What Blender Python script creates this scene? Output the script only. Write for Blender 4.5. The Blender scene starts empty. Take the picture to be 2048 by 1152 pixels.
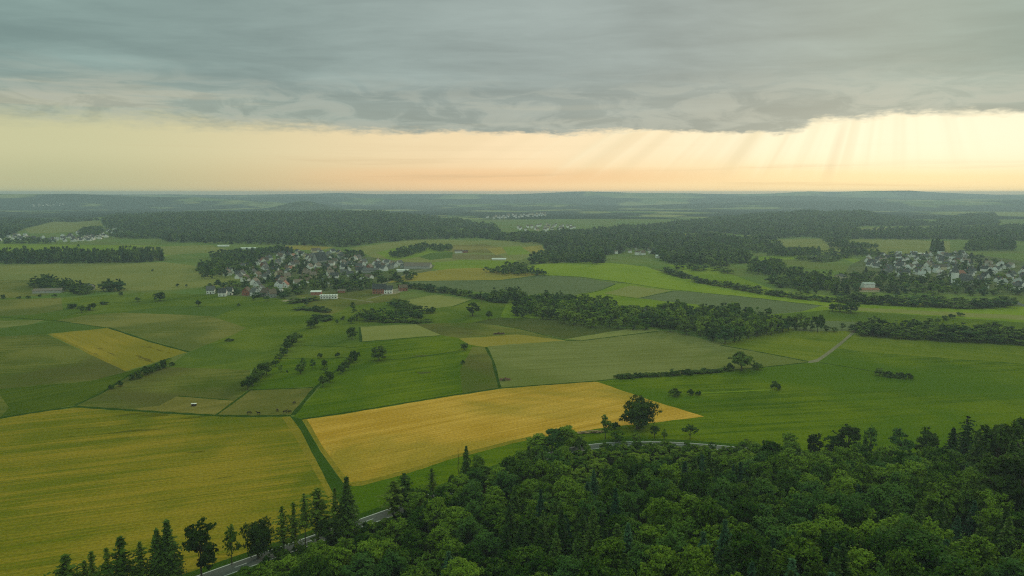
import bpy, math, random
import numpy as np
from mathutils.geometry import delaunay_2d_cdt
rng = np.random.default_rng(11); random.seed(11)
S = bpy.context.scene; COL = S.collection
# ------------------------------------------------------------------ camera numbers (photo pixels 2048 x 1152)
FL, HZ, CZ = 1462.0, 384.5, 120.0
PITCH = math.atan((576-HZ)/FL); CP, SP = math.cos(PITCH), math.sin(PITCH)
def ray(px, py):
    u = (np.asarray(px, float)-1024)/FL; v = (576-np.asarray(py, float))/FL
    return u, CP+SP*v, -SP+CP*v
def proj(x, y, z):
    f = y*CP-(z-CZ)*SP; u = y*SP+(z-CZ)*CP
    return 1024+FL*x/f, 576-FL*u/f
def flat(px, py):
    dx, dy, dz = ray(px, py); t = -CZ/dz
    return dx*t, dy*t
# ------------------------------------------------------------------ the road line (far edge as seen, on level ground)
ROAD_PX = [(250,1205),(330,1174),(419,1141),(552,1095),(645,1063),(687,1048),(776,1018),(809,1005),(868,984),(919,964),(972,944),(1070,911),(1125,897),
           (1169,888.5),(1210,885),(1236,882),(1282,881.5),(1341,883),(1380,885),(1443,890.5),(1540,899),(1640,908),(1718,913),(1790,915),(1850,914),(1898,910),(1953,902),(2040,888),(2150,872)]
_rx, _ry = flat([p[0] for p in ROAD_PX], [p[1] for p in ROAD_PX])
_t = np.r_[0, np.cumsum(np.hypot(np.diff(_rx), np.diff(_ry)))]
_tt = np.arange(0, _t[-1], 4.0)
def smooth1(a, n=7):
    k = np.ones(n)/n
    return np.convolve(np.pad(a, n//2, mode='reflect', reflect_type='odd'), k, 'valid')
RX, RY = smooth1(np.interp(_tt, _t, _rx)), smooth1(np.interp(_tt, _t, _ry))
_d = np.gradient(RX), np.gradient(RY); _l = np.hypot(*_d); RTX, RTY = _d[0]/_l, _d[1]/_l
RNX, RNY = RTY, -RTX                      # towards the camera side
def road_line(off): return np.stack([RX+RNX*off, RY+RNY*off], 1)
def strip(a, b): return np.concatenate([a, b[::-1]])
HX = np.r_[-2000, RX, 3000]; HY = np.r_[RY[0]-1100, RY, RY[-1]+300]
HC = np.r_[.7, RTX, .9]
# ------------------------------------------------------------------ terrain height
def _crest(D, py):
    _, dy, dz = ray(1024, py); return CZ+D*dz/dy
def base_z(y):
    def ss(a, b):
        t = np.clip((y-a)/(b-a), 0, 1); return t*t*(3-2*t)
    return -34*ss(3800, 8000)-0*ss(10000, 24000)
RIDGES = [
 (3000, 650, 14, [(-500,436),(0,438),(150,441),(210,431),(300,427),(420,425),(600,424),(760,424),(850,432),(930,440),(1000,453),(1080,470)]),
 (3300, 600, 14, [(1180,470),(1230,455),(1350,446),(1450,433),(1520,427),(1600,421),(1680,424),(1720,422),(1780,432),(1850,445),(1910,460)]),
 (5200, 330, 6, [(480,432),(540,415),(575,406),(605,399),(630,402),(660,412),(710,426)]),
 (4600, 230, 10, [(1845,455),(1890,440),(1920,434),(1950,430),(1985,427),(1993,436),(2002,455)]),
 (6600, 600, 0, [(-700,392),(0,388),(150,387),(250,391),(400,394),(500,400),(600,407),(720,413),(900,411),(1000,406),(1100,405),(1250,410),(1400,406),(1600,402),(1800,403),(2200,400)]),
 (8000, 480, 0, [(-500,396),(500,396),(620,392),(800,396),(1000,398),(1200,396),(1400,397),(1600,394),(1800,397),(2200,394)]),
 (9400, 520, 0, [(-500,390),(0,392),(300,391),(560,388),(680,386),(840,390),(1000,389),(1160,384),(1260,386),(1400,385),(1480,389),(1600,393),(1800,395),(2000,392),(2200,391)]),
 (10250, 260, 0, [(-500,391),(600,390),(1000,390),(1400,389),(1560,387),(1620,383.5),(1680,386),(1740,384),(1790,382.2),(1820,383.5),(1870,387),(2000,388.5),(2200,389)]),
]
_RZ = [(D, w, np.array([p[0] for p in pts], float), np.array([max(0, min(126, _crest(D, p[1]))-can-base_z(np.float64(D))) for p in pts])) for D, w, can, pts in RIDGES]
def height(x, y):
    x = np.asarray(x, float); y = np.asarray(y, float); ys = np.maximum(y, 40.)
    z = base_z(ys)
    ax = 1024+FL*x/(ys*CP+CZ*SP)
    for D, w, xs, zs in _RZ:
        z = z+np.interp(ax, xs, zs)*np.exp(-((ys-D)/w)**2)
    a = np.clip((ys-1100)/900, 0, 1)
    z = z+a*(2.2*np.sin(x/310+1.3)*np.sin(ys/270+.4)+1.6*np.sin((x+.6*ys)/170))
    b = np.clip((ys-4000)/4000, 0, 1)
    z = z+b*(7*np.sin(x/900+ys/700)+6*np.sin(x/520-ys/610+2)+4*np.sin(x/1900-ys/330))
    z = z+9*np.exp(-((x-170)/330)**2-((ys-1130)/130)**2)+6*np.exp(-((x+40)/260)**2-((ys-1650)/160)**2)
    d = (np.interp(x, HX, HY)-y)*np.interp(x, HX, HC)
    e = np.maximum(d-np.interp(x, [-60, 40, 140], [52, 48, 24]), 0)
    bump = 1.2*np.sin(x/23+y/31)*np.clip(e/40, 0, 1)
    return z+58*(1-np.exp(-.23*e*(e/(e+14))/58))+bump
def unproj(px, py):
    px = np.atleast_1d(np.asarray(px, float)); py = np.atleast_1d(np.asarray(py, float))
    dx, dy, dz = ray(px, np.maximum(py, HZ+2)); kx, kz = dx/dy, dz/dy
    Y = np.geomspace(60, 10600, 1100)
    out = np.full(len(px), 10600.)
    for i in range(len(px)):
        g = CZ+kz[i]*Y-height(kx[i]*Y, Y)
        n = np.nonzero(g < 0)[0]
        if len(n):
            j = max(n[0], 1); lo, hi = Y[j-1], Y[j]
            for _ in range(18):
                m = .5*(lo+hi)
                if CZ+kz[i]*m < height(kx[i]*m, m): hi = m
                else: lo = m
            out[i] = hi
    return np.stack([kx*out, out], 1)
def at(px, py):
    p = unproj([px], [py])[0]; return float(p[0]), float(p[1]), float(height(p[0], p[1]))
def pix_m(x, y, z):                       # pixels per metre (across) at a point
    return FL/(y*CP-(z-CZ)*SP)
def top_z(y, py):                         # height seen at picture row py at depth y
    _, dy, dz = ray(1024, py); return CZ+y*float(dz/dy)
# ------------------------------------------------------------------ objects
def tag(o, label=None, cat=None, group=None, kind=None):
    for k, v in (('label', label), ('category', cat), ('group', group), ('kind', kind)):
        if v: o[k] = v
    return o
def mesh(name, V, faces, mats, smooth=False, mi=None):
    V = np.asarray(V, np.float32).reshape(-1, 3); me = bpy.data.meshes.new(name)
    fs = [np.asarray(f, np.int32) for f in (faces if isinstance(faces, list) else [faces]) if len(f)]
    me.vertices.add(len(V)); me.vertices.foreach_set('co', V.ravel())
    nl = sum(f.size for f in fs); npoly = sum(len(f) for f in fs)
    me.loops.add(nl); me.loops.foreach_set('vertex_index', np.concatenate([f.ravel() for f in fs]))
    tot = np.concatenate([np.full(len(f), f.shape[1], np.int32) for f in fs])
    me.polygons.add(npoly); me.polygons.foreach_set('loop_start', np.r_[0, np.cumsum(tot)[:-1]].astype(np.int32))
    if mi is not None: me.polygons.foreach_set('material_index', np.asarray(mi, np.int32))
    me.polygons.foreach_set('use_smooth', np.full(npoly, smooth))
    for m in (mats if isinstance(mats, (list, tuple)) else [mats]): me.materials.append(m)
    me.update(calc_edges=True); me.validate()
    return me
def link(name, data, parent=None, loc=(0,0,0), rot=0, scale=(1,1,1)):
    o = bpy.data.objects.new(name, data); COL.objects.link(o)
    o.parent = parent; o.location = loc; o.rotation_euler = (0, 0, rot); o.scale = scale
    return o
class MB:
    """collects boxes, prisms and tubes for one mesh"""
    def __init__(s): s.v = []; s.q = []; s.t = []; s.n = 0; s.qm = []; s.tm = []
    def add(s, V, q=(), t=(), m=0):
        V = np.asarray(V, float).reshape(-1, 3); s.v.append(V)
        q = np.asarray(q, int).reshape(-1, 4); t = np.asarray(t, int).reshape(-1, 3)
        s.q.append(q+s.n); s.t.append(t+s.n); s.qm += [m]*len(q); s.tm += [m]*len(t); s.n += len(V); return s
    def box(s, x0, x1, y0, y1, z0, z1, m=0):
        V = [(x, y, z) for z in (z0, z1) for y in (y0, y1) for x in (x0, x1)]
        return s.add(V, [(0,2,3,1),(4,5,7,6),(0,1,5,4),(2,6,7,3),(0,4,6,2),(1,3,7,5)], m=m)
    def tube(s, pts, rad, n=7, m=0, cap=True):
        pts = np.asarray(pts, float); rad = np.broadcast_to(np.asarray(rad, float), len(pts)); R = []
        for i in range(len(pts)):
            d = pts[min(i+1, len(pts)-1)]-pts[max(i-1, 0)]; d = d/np.linalg.norm(d)
            a = np.cross(d, (0.3, 1, .2) if abs(d[1]) < .8 else (1, 0, 0)); a /= np.linalg.norm(a); b = np.cross(d, a)
            th = np.arange(n)*2*np.pi/n
            R.append(pts[i]+rad[i]*(np.cos(th)[:, None]*a+np.sin(th)[:, None]*b))
        q = [(i*n+k, i*n+(k+1) % n, (i+1)*n+(k+1) % n, (i+1)*n+k) for i in range(len(pts)-1) for k in range(n)]
        V = np.concatenate(R); t = []
        if cap:
            L = len(V); V = np.r_[V, [pts[0], pts[-1]]]
            t = [(L, (k+1) % n, k) for k in range(n)]+[(L+1, (len(pts)-1)*n+k, (len(pts)-1)*n+(k+1) % n) for k in range(n)]
        return s.add(V, q, t, m=m)
    def mesh(s, name, mats, smooth=False):
        return mesh(name, np.concatenate(s.v), [np.concatenate(s.q), np.concatenate(s.t)], mats, smooth, s.qm+s.tm)
# ------------------------------------------------------------------ shader helper: arithmetic on sockets
class Sk:
    def __init__(s, nt, out): s.nt = nt; s.o = out
    def _m(s, op, *a):
        n = s.nt.nodes.new('ShaderNodeMath'); n.operation = op
        for i, x in enumerate((s,)+a):
            if isinstance(x, Sk): s.nt.links.new(x.o, n.inputs[i])
            else: n.inputs[i].default_value = float(x)
        return Sk(s.nt, n.outputs[0])
    def __add__(s, b): return s._m('ADD', b)
    __radd__ = __add__
    def __sub__(s, b): return s._m('SUBTRACT', b)
    def __rsub__(s, b): return (s*-1)+b
    def __mul__(s, b): return s._m('MULTIPLY', b)
    __rmul__ = __mul__
    def __truediv__(s, b): return s._m('DIVIDE', b)
    def fn(s, op, *a): return s._m(op, *a)
    def ss(s, a, b):                       # smoothstep
        n = s.nt.nodes.new('ShaderNodeMapRange'); n.interpolation_type = 'SMOOTHSTEP'
        s.nt.links.new(s.o, n.inputs[0])
        for k, x in ((1, a), (2, b)):
            if isinstance(x, Sk): s.nt.links.new(x.o, n.inputs[k])
            else: n.inputs[k].default_value = x
        return Sk(s.nt, n.outputs[0])
def lin(c): return tuple((x/255/12.92 if x/255 <= .04045 else ((x/255+.055)/1.055)**2.4) for x in c)
def col(nt, c, k=1.0):
    n = nt.nodes.new('ShaderNodeRGB'); n.outputs[0].default_value = (*[x*k for x in lin(c)], 1); return n.outputs[0]
def mixc(nt, f, a, b, mode='MIX'):
    n = nt.nodes.new('ShaderNodeMix'); n.data_type = 'RGBA'; n.blend_type = mode; n.clamp_factor = True
    if isinstance(f, Sk): nt.links.new(f.o, n.inputs[0])
    else: n.inputs[0].default_value = f
    nt.links.new(a, n.inputs[6]); nt.links.new(b, n.inputs[7]); return n.outputs[2]
def noise(nt, vec, scale=1, det=3, rough=.55, dist=0):
    n = nt.nodes.new('ShaderNodeTexNoise'); n.inputs['Scale'].default_value = scale; n.inputs['Detail'].default_value = det
    n.inputs['Roughness'].default_value = rough; n.inputs['Distortion'].default_value = dist
    nt.links.new(vec, n.inputs['Vector']); return Sk(nt, n.outputs['Fac'])
def xyz(nt, x, y, z=0):
    n = nt.nodes.new('ShaderNodeCombineXYZ')
    for i, a in enumerate((x, y, z)):
        if isinstance(a, Sk): nt.links.new(a.o, n.inputs[i])
        else: n.inputs[i].default_value = a
    return n.outputs[0]
def new_mat(name, rough=.95, spec=.0):
    m = bpy.data.materials.new(name); m.use_nodes = True; nt = m.node_tree
    b = nt.nodes['Principled BSDF']; b.inputs['Roughness'].default_value = rough; b.inputs['Specular IOR Level'].default_value = spec
    return m, nt, b
def pos_xy(nt):
    g = nt.nodes.new('ShaderNodeNewGeometry'); s = nt.nodes.new('ShaderNodeSeparateXYZ'); nt.links.new(g.outputs['Position'], s.inputs[0])
    return Sk(nt, s.outputs[0]), Sk(nt, s.outputs[1]), g.outputs['Position']
# ------------------------------------------------------------------ camera, sun, sky, air
cam = bpy.data.cameras.new('camera'); camo = bpy.data.objects.new('camera', cam); COL.objects.link(camo)
cam.sensor_width = 36; cam.lens = FL/2048*36; cam.clip_start = 1; cam.clip_end = 90000
camo.location = (0, 0, CZ); camo.rotation_euler = (math.pi/2-PITCH, 0, 0); S.camera = camo
SUN_AZ, SUN_EL = math.radians(27), math.radians(17)
sun = bpy.data.lights.new('sun', 'SUN'); sun.energy = 1.5; sun.angle = math.radians(9); sun.color = (1, .86, .64)
suno = bpy.data.objects.new('sun', sun); COL.objects.link(suno); suno.location = (200, 400, 600)
suno.rotation_euler = (math.pi/2-SUN_EL, 0, math.pi-SUN_AZ)
w = bpy.data.worlds.new('World'); S.world = w; w.use_nodes = True; nt = w.node_tree; nt.nodes.clear()
tc = nt.nodes.new('ShaderNodeTexCoord'); sp = nt.nodes.new('ShaderNodeSeparateXYZ'); nt.links.new(tc.outputs['Generated'], sp.inputs[0])
X, Y, Z = (Sk(nt, sp.outputs[i]) for i in range(3))
h = (X*X+Y*Y).fn('SQRT').fn('MAXIMUM', .001)
t = Z/h                                           # tangent of the elevation
az = X.fn('ARCTAN2', Y)                           # 0 = ahead, + to the right
zc = t.fn('MAXIMUM', 0.0)+.012
q = xyz(nt, X/h/zc, Y/h/zc, 0)                    # a level cloud deck seen in perspective
qa = xyz(nt, az*6, t*70, 0)
sky = nt.nodes.new('ShaderNodeTexSky'); sky.sky_type = 'NISHITA'; sky.sun_disc = False
sky.sun_elevation = SUN_EL; sky.sun_rotation = SUN_AZ
right = az.ss(-.25, .55); left = az.ss(.05, -.6); far_right = az.ss(.2, .62)
# clear band under the cloud
low = mixc(nt, right, col(nt, (252,212,160)), col(nt, (248,230,176)))
low = mixc(nt, left, low, col(nt, (192,194,152)))
hi = mixc(nt, right, col(nt, (255,228,182)), col(nt, (254,243,204)))
hi = mixc(nt, left, hi, col(nt, (206,206,162)))
band = mixc(nt, t.ss(.012, .055), low, hi)
warm = (1-((t-.022)/.012).fn('POWER', 2)).fn('MAXIMUM', 0)*(1-((az-.02)/.32).fn('POWER', 2)).fn('MAXIMUM', 0)
band = mixc(nt, warm*.55, band, col(nt, (243,200,148)))
st = noise(nt, xyz(nt, az*2.2, t*75, 3), 1, 4, .6)
band = mixc(nt, st.ss(.52, .72)*.38*t.ss(.075, .03), band, col(nt, (206,182,140)))
glow = (1-((az-.60)/.42).fn('POWER', 2)-((t-.068)/.05).fn('POWER', 2)).fn('MAXIMUM', 0)
band = mixc(nt, glow*.8, band, col(nt, (255,252,220)))
# slanting rays in the far air, fanning out from the hidden sun
ph = (az-.47).fn('ARCTAN2', (t*-1)+.30)
rn = noise(nt, xyz(nt, ph*9, 0, 0), 1, 2, .5)
rmask = az.ss(-.25, .12)*t.ss(.008, .05)*az.ss(.62, .40)
band = mixc(nt, rn.ss(.56, .32)*rmask*.36, band, col(nt, (205,190,145)))
rn2 = noise(nt, xyz(nt, ph*17, 5, 0), 1, 2, .5)
band = mixc(nt, rn2.ss(.48, .78)*rmask*.8, band, col(nt, (255,247,208)))
shaft = (1-((ph+.233)/.03).fn('POWER', 2)).fn('MAXIMUM', 0)*t.ss(.004, .03)*t.ss(.11, .06)
band = mixc(nt, shaft*.22, band, col(nt, (190,176,138)))
# cloud deck
n1 = noise(nt, q, .33, 6, .55, .4); n2 = noise(nt, xyz(nt, X/h/zc*.6, Y/h/zc*.9, 7), .9, 5, .6); n3 = noise(nt, q, .09, 2, .5)
n4 = noise(nt, xyz(nt, X/h/zc*.8, Y/h/zc*1.3, 21), 1.6, 5, .62, .6)
cl = (n1*.46+n2*.2+n3*.22+n4*.14)
dark = mixc(nt, az.ss(-.75, .1), col(nt, (122,147,142)), col(nt, (134,147,142)))
dark = mixc(nt, far_right, dark, col(nt, (132,152,142)))
lite = mixc(nt, az.ss(-.75, .1), col(nt, (154,182,174)), col(nt, (168,183,177)))
lite = mixc(nt, far_right, lite, col(nt, (160,183,172)))
cloud = mixc(nt, cl.ss(.37, .64), dark, lite)
st2 = noise(nt, xyz(nt, az*3.2, t*42, 11), 1, 5, .55)
cloud = mixc(nt, st2.ss(.45, .68)*.25*t.ss(.30, .12), cloud, lite)
cloud = mixc(nt, t.ss(.15, .085)*.55*right.fn('ADD', .25)*far_right.fn('MULTIPLY', -.6).fn('ADD', 1), cloud, col(nt, (158,163,149)))
cloud = mixc(nt, t.ss(.14, .085)*left*.75, cloud, col(nt, (172,184,162)))
cloud = mixc(nt, (st2.ss(.50, .62))*t.ss(.15, .11)*t.ss(.078, .10)*az.ss(.3, -.2)*.5, cloud, col(nt, (206,200,172)))
n5 = noise(nt, xyz(nt, az*13, t*44, 17), 1, 5, .6, .8)
cloud = mixc(nt, n5.ss(.42, .62)*t.ss(.17, .10)*.6, cloud, col(nt, (178,184,170)))
cloud = mixc(nt, n5.ss(.56, .40)*t.ss(.16, .09)*.5, cloud, col(nt, (140,150,141)))
# ragged lower edge
en = noise(nt, xyz(nt, az*9, t*26, 2), 1, 5, .62); en2 = noise(nt, xyz(nt, az*42, t*170, 4), 1, 3, .6)
edge = .0775+left*.004+right*.0015+az.ss(.33, .40)*.010-az.ss(.24, .30)*az.ss(.385, .37)*.006
v = t-edge+(en-.5)*.030+(en2-.5)*.018+(noise(nt, xyz(nt, az*110, t*420, 8), 1, 3, .65)-.5)*.006
width = left*.026+.0070+far_right*.003+(noise(nt, xyz(nt, az*14, 0, 31), 1, 2, .5)-.4).fn('MAXIMUM', 0)*.03
cover = (v/width+.35).ss(0, 1)
rim = (1-(v/.0045).fn('ABSOLUTE')).fn('MAXIMUM', 0)*az.ss(-.25, .3)
body = mixc(nt, cover, band, cloud)
body = mixc(nt, rim*en2.ss(.45, .65)*.6, body, col(nt, (255,244,205)))
# sky above the frame is brightened and warmed to light the land
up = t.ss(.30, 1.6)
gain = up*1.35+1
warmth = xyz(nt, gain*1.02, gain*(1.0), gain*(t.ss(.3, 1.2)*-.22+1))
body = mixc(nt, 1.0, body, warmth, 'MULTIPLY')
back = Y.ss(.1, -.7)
body = mixc(nt, back*.8*t.ss(.6, .1), body, col(nt, (234,240,236)))  # unseen sky behind the camera, raised to brighten walls and trees facing it
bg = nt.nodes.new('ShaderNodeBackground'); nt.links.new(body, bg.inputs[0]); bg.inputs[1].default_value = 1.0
bg2 = nt.nodes.new('ShaderNodeBackground'); nt.links.new(sky.outputs[0], bg2.inputs[0]); bg2.inputs[1].default_value = .05
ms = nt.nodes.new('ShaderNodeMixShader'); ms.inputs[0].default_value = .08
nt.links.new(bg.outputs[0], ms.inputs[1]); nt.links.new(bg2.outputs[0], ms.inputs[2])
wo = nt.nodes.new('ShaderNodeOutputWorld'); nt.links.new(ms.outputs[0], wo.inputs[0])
w.cycles.sampling_method = 'MANUAL'; w.cycles.sample_map_resolution = 512
# the air
b = MB(); b.box(-30000, 30000, -3000, 10800, -80, 129)
hz = link('haze', b.mesh('haze', []))
m = bpy.data.materials.new('air'); m.use_nodes = True; nt = m.node_tree; nt.nodes.clear()
pv = nt.nodes.new('ShaderNodeVolumePrincipled'); pv.inputs['Density'].default_value = 1.4e-4
pv.inputs['Color'].default_value = (.60, .79, .92, 1); pv.inputs['Anisotropy'].default_value = .25
mo = nt.nodes.new('ShaderNodeOutputMaterial'); nt.links.new(pv.outputs[0], mo.inputs['Volume'])
m.cycles.homogeneous_volume = True if hasattr(m.cycles, 'homogeneous_volume') else None
hz.data.materials.append(m); tag(hz, kind='stuff')
# ------------------------------------------------------------------ render settings
vs = S.view_settings; vs.view_transform = 'Standard'; vs.look = 'None'; vs.exposure = 0; vs.gamma = 1
S.render.engine = 'CYCLES'; c = S.cycles
c.use_denoising = False; c.filter_width = 1.15; c.sample_clamp_indirect = 4; c.max_bounces = 5; c.diffuse_bounces = 3; c.glossy_bounces = 2; c.transmission_bounces = 3; c.volume_bounces = 0; c.transparent_max_bounces = 6
c.use_adaptive_sampling = False; c.caustics_reflective = False; c.caustics_refractive = False
# ------------------------------------------------------------------ ground cover materials
KG = 1.0
def field_mat(name, a, b, dirpx=None, rows=0.0, streak=.5, mott=.6, c=None, lodged=0.0, grain=.5, ang=None, tram=0.0):
    """a, b: colours of the crop; dirpx: two photo points along the rows; c: a third patchy colour"""
    m, nt, bs = new_mat(name)
    x, y, P = pos_xy(nt)
    if dirpx:
        (x0, x1), (y0, y1) = flat([p[0] for p in dirpx], [p[1] for p in dirpx]); ang = math.atan2(y1-y0, x1-x0)
    ang = ang or 0.0; ca, sa = math.cos(ang), math.sin(ang)
    al = x*ca+y*sa; ac = y*ca-x*sa
    mo = noise(nt, P, .012, 4, .6); st = noise(nt, xyz(nt, al*.006, ac*.2, 0), 1, 4, .6); st2 = noise(nt, xyz(nt, al*.02, ac*1.0, 4), 1, 3, .6)
    f = (mo-.5)*(4.0*mott)+(st-.5)*(4.2*streak)+(st2-.5)*(3.0*streak)+.5
    cc = mixc(nt, f.ss(0, 1), col(nt, a), col(nt, b))
    if c:
        pn = noise(nt, P, .0065, 4, .6, .6); cc = mixc(nt, pn.ss(.47, .62)*.85, cc, col(nt, c))
    if rows:
        rw = (ac*(2*math.pi/2.6)).fn('SINE')*.5+.5
        cc = mixc(nt, rw*rows, cc, col(nt, [k*.8 for k in a]))
    if tram:
        tr = (ac/21).fn('FRACT'); tr = (tr-.5).fn('ABSOLUTE').ss(.022, .012)
        cc = mixc(nt, tr*tram, cc, col(nt, [k*.72 for k in a]))
    if lodged:
        ld = noise(nt, xyz(nt, al*.028, ac*.16, 9), 1, 3, .55); lm = noise(nt, P, .006, 2, .5)
        cc = mixc(nt, (ld*.75+lm*.35).ss(.655, .72)*lodged, cc, col(nt, [k*.66 for k in a]))
    g = noise(nt, P, .9, 3, .7)
    cc = mixc(nt, g.ss(.38, .62)*grain, cc, mixc(nt, 1.0, cc, col(nt, (175,175,165)), 'MULTIPLY'))
    nt.links.new(cc, bs.inputs['Base Color']); return m
M = {}
def fm(k, *a, **kw): M[k] = field_mat(k, *a, **kw)
WL_DIR = [(0,1010),(560,940)]; WC_DIR = [(640,905),(1180,800)]
fm('green_wheat', (116,118,18), (164,140,42), dirpx=WL_DIR, rows=.12, streak=.5, mott=.7, c=(104,112,18), lodged=.6, tram=.25)
fm('ripe_wheat', (196,150,46), (230,180,80), dirpx=WC_DIR, rows=.12, streak=.45, mott=.5, c=(160,140,44), lodged=.4, tram=.2)
fm('wheat_headland', (130,122,32), (160,136,44), dirpx=WL_DIR, streak=.3, mott=.4, lodged=.2)
fm('small_wheat', (150,134,42), (170,146,50), dirpx=[(93,668),(250,742)], streak=.5, mott=.6, c=(138,128,36), lodged=.8, tram=.2)
fm('bright_meadow', (74,98,0), (110,125,6), dirpx=[(1300,840),(2040,800)], streak=.5, mott=.8, c=(84,110,6), tram=.12)
fm('light_meadow', (102,118,16), (128,134,34), dirpx=[(1713,690),(2040,720)], streak=.4, mott=.5)
fm('middle_meadow', (78,102,0), (112,126,10), dirpx=[(620,830),(1000,770)], streak=.5, mott=.8, c=(84,108,8), tram=.12)
fm('blue_crop', (120,123,62), (138,139,80), dirpx=[(985,740),(1500,712)], rows=.05, streak=.5, mott=.5, c=(112,120,52), tram=.2)
fm('grey_crop', (102,112,74), (114,122,84), dirpx=[(850,580),(1200,566)], streak=.5, mott=.4, tram=.2)
fm('olive_meadow', (88,100,28), (126,124,56), ang=.3, streak=.4, mott=.9, c=(98,96,46))
fm('tan_meadow', (104,110,42), (136,130,66), ang=.1, streak=.4, mott=.8, c=(100,108,46))
fm('pale_field', (136,138,72), (148,146,82), dirpx=[(722,670),(860,665)], streak=.5, mott=.4, tram=.3)
fm('dry_paddock', (116,110,46), (146,132,68), ang=.5, streak=.3, mott=.8)
fm('brown_paddock', (108,108,46), (136,124,64), ang=.5, streak=.3, mott=.8)
fm('dark_olive', (82,92,38), (96,98,46), dirpx=[(1010,650),(1200,655)], streak=.7, mott=.6)
fm('dark_green', (82,102,28), (92,112,38), ang=.05, streak=.3, mott=.4)
fm('mid_green', (86,106,12), (116,126,36), ang=.6, streak=.3, mott=.7, c=(88,108,34))
fm('left_green', (68,88,4), (94,106,22), dirpx=[(0,800),(230,755)], streak=.4, mott=.6)
fm('lime_field', (126,146,20), (144,158,40), dirpx=[(1100,540),(1600,590)], streak=.4, mott=.4, tram=.15)
fm('lime_grass', (110,132,16), (134,148,40), ang=.0, streak=.4, mott=.5)
fm('gold_field', (148,134,52), (164,146,62), ang=.0, streak=.5, mott=.4)
fm('margin', (52,76,14), (66,88,22), ang=0, streak=.2, mott=.8)
fm('track_grass', (56,82,14), (68,94,20), ang=1.2, streak=.3, mott=.6)
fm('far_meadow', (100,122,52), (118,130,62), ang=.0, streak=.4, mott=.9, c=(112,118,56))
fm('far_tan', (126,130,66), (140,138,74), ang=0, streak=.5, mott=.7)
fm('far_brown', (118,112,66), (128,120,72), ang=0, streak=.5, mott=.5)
fm('village_ground', (88,100,52), (112,114,78), ang=0, streak=.1, mott=.9)
fm('gravel_path', (128,124,100), (142,136,112), ang=0, streak=.2, mott=.6)
fm('farmyard', (160,146,122), (176,160,138), ang=0, streak=.2, mott=.8)
fm('asphalt', (96,98,96), (106,107,104), ang=0, streak=.1, mott=.4, grain=.2)
fm('road_paint', (205,208,204), (222,222,218), ang=0, streak=.1, mott=.3, grain=.1)
fm('forest_floor', (38,44,22), (54,52,30), ang=0, streak=.1, mott=.9)
# far land: woods and fields mixed by patches
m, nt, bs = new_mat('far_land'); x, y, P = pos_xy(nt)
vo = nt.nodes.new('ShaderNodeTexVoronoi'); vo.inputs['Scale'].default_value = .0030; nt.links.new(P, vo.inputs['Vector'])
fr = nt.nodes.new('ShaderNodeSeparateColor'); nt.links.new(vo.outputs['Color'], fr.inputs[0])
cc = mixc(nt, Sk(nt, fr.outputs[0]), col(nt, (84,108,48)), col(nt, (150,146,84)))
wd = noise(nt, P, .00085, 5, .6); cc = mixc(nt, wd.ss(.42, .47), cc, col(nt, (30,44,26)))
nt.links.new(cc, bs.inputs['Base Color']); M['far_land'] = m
# ------------------------------------------------------------------ the field plan, painted in order (photo pixels)
W = (-900, 1100)
PLAN = []
def fld(name, mat, pts, world=False): PLAN.append((name, mat, pts, world))
# far and middle distance
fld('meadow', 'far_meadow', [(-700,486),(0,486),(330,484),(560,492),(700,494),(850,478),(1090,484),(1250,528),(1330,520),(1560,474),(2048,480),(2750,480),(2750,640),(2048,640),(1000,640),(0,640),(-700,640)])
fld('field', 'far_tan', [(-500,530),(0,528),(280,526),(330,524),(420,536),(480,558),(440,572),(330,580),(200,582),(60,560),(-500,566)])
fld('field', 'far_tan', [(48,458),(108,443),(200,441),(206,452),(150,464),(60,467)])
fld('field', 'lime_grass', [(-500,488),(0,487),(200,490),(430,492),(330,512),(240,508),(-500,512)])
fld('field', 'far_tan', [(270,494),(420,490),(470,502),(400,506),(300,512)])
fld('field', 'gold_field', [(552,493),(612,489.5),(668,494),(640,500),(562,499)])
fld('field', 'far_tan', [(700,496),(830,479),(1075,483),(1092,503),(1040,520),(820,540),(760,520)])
fld('field', 'lime_grass', [(752,505),(800,494),(870,492),(900,503),(838,513),(780,522)])
fld('field', 'dark_green', [(838,514),(860,506),(905,504),(908,515),(860,520)])
fld('field', 'dry_paddock', [(902,490),(968,488),(1000,496),(985,506),(905,504)])
fld('field', 'gold_field', [(973,497),(1003,494),(1013,505),(992,510)])
fld('field', 'lime_grass', [(1006,494),(1042,492),(1062,508),(1016,510)])
fld('field', 'gold_field', [(1044,495),(1084,490),(1090,504),(1066,507)])
fld('field', 'far_brown', [(905,508),(1000,510),(1016,518),(905,519)])
fld('field', 'lime_grass', [(820,530),(920,520),(1035,521),(1010,538),(880,540)])
fld('field', 'lime_grass', [(1490,520),(1590,500),(1720,520),(1700,540),(1600,545)])
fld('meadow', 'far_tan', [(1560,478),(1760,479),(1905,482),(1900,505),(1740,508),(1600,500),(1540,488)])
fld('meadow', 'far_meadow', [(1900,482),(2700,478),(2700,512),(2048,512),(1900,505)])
fld('field', 'far_tan', [(1710,462),(1720,456),(1790,453),(1786,463)])
fld('field', 'gold_field', [(1320,473),(1330,468),(1412,468),(1415,473),(1360,476)])
fld('field', 'far_tan', [(1490,470),(1520,468),(1520,478),(1495,480)])
fld('field', 'lime_grass', [(905,463),(920,458),(988,458),(985,464),(940,466)])
fld('meadow', 'far_meadow', [(1540,520),(1680,515),(1760,545),(1700,560),(1560,555)])
fld('village_ground', 'village_ground', [(405,590),(500,560),(560,520),(640,503),(720,512),(870,530),(860,545),(800,560),(790,582),(680,600),(600,600),(520,598)])
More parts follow.
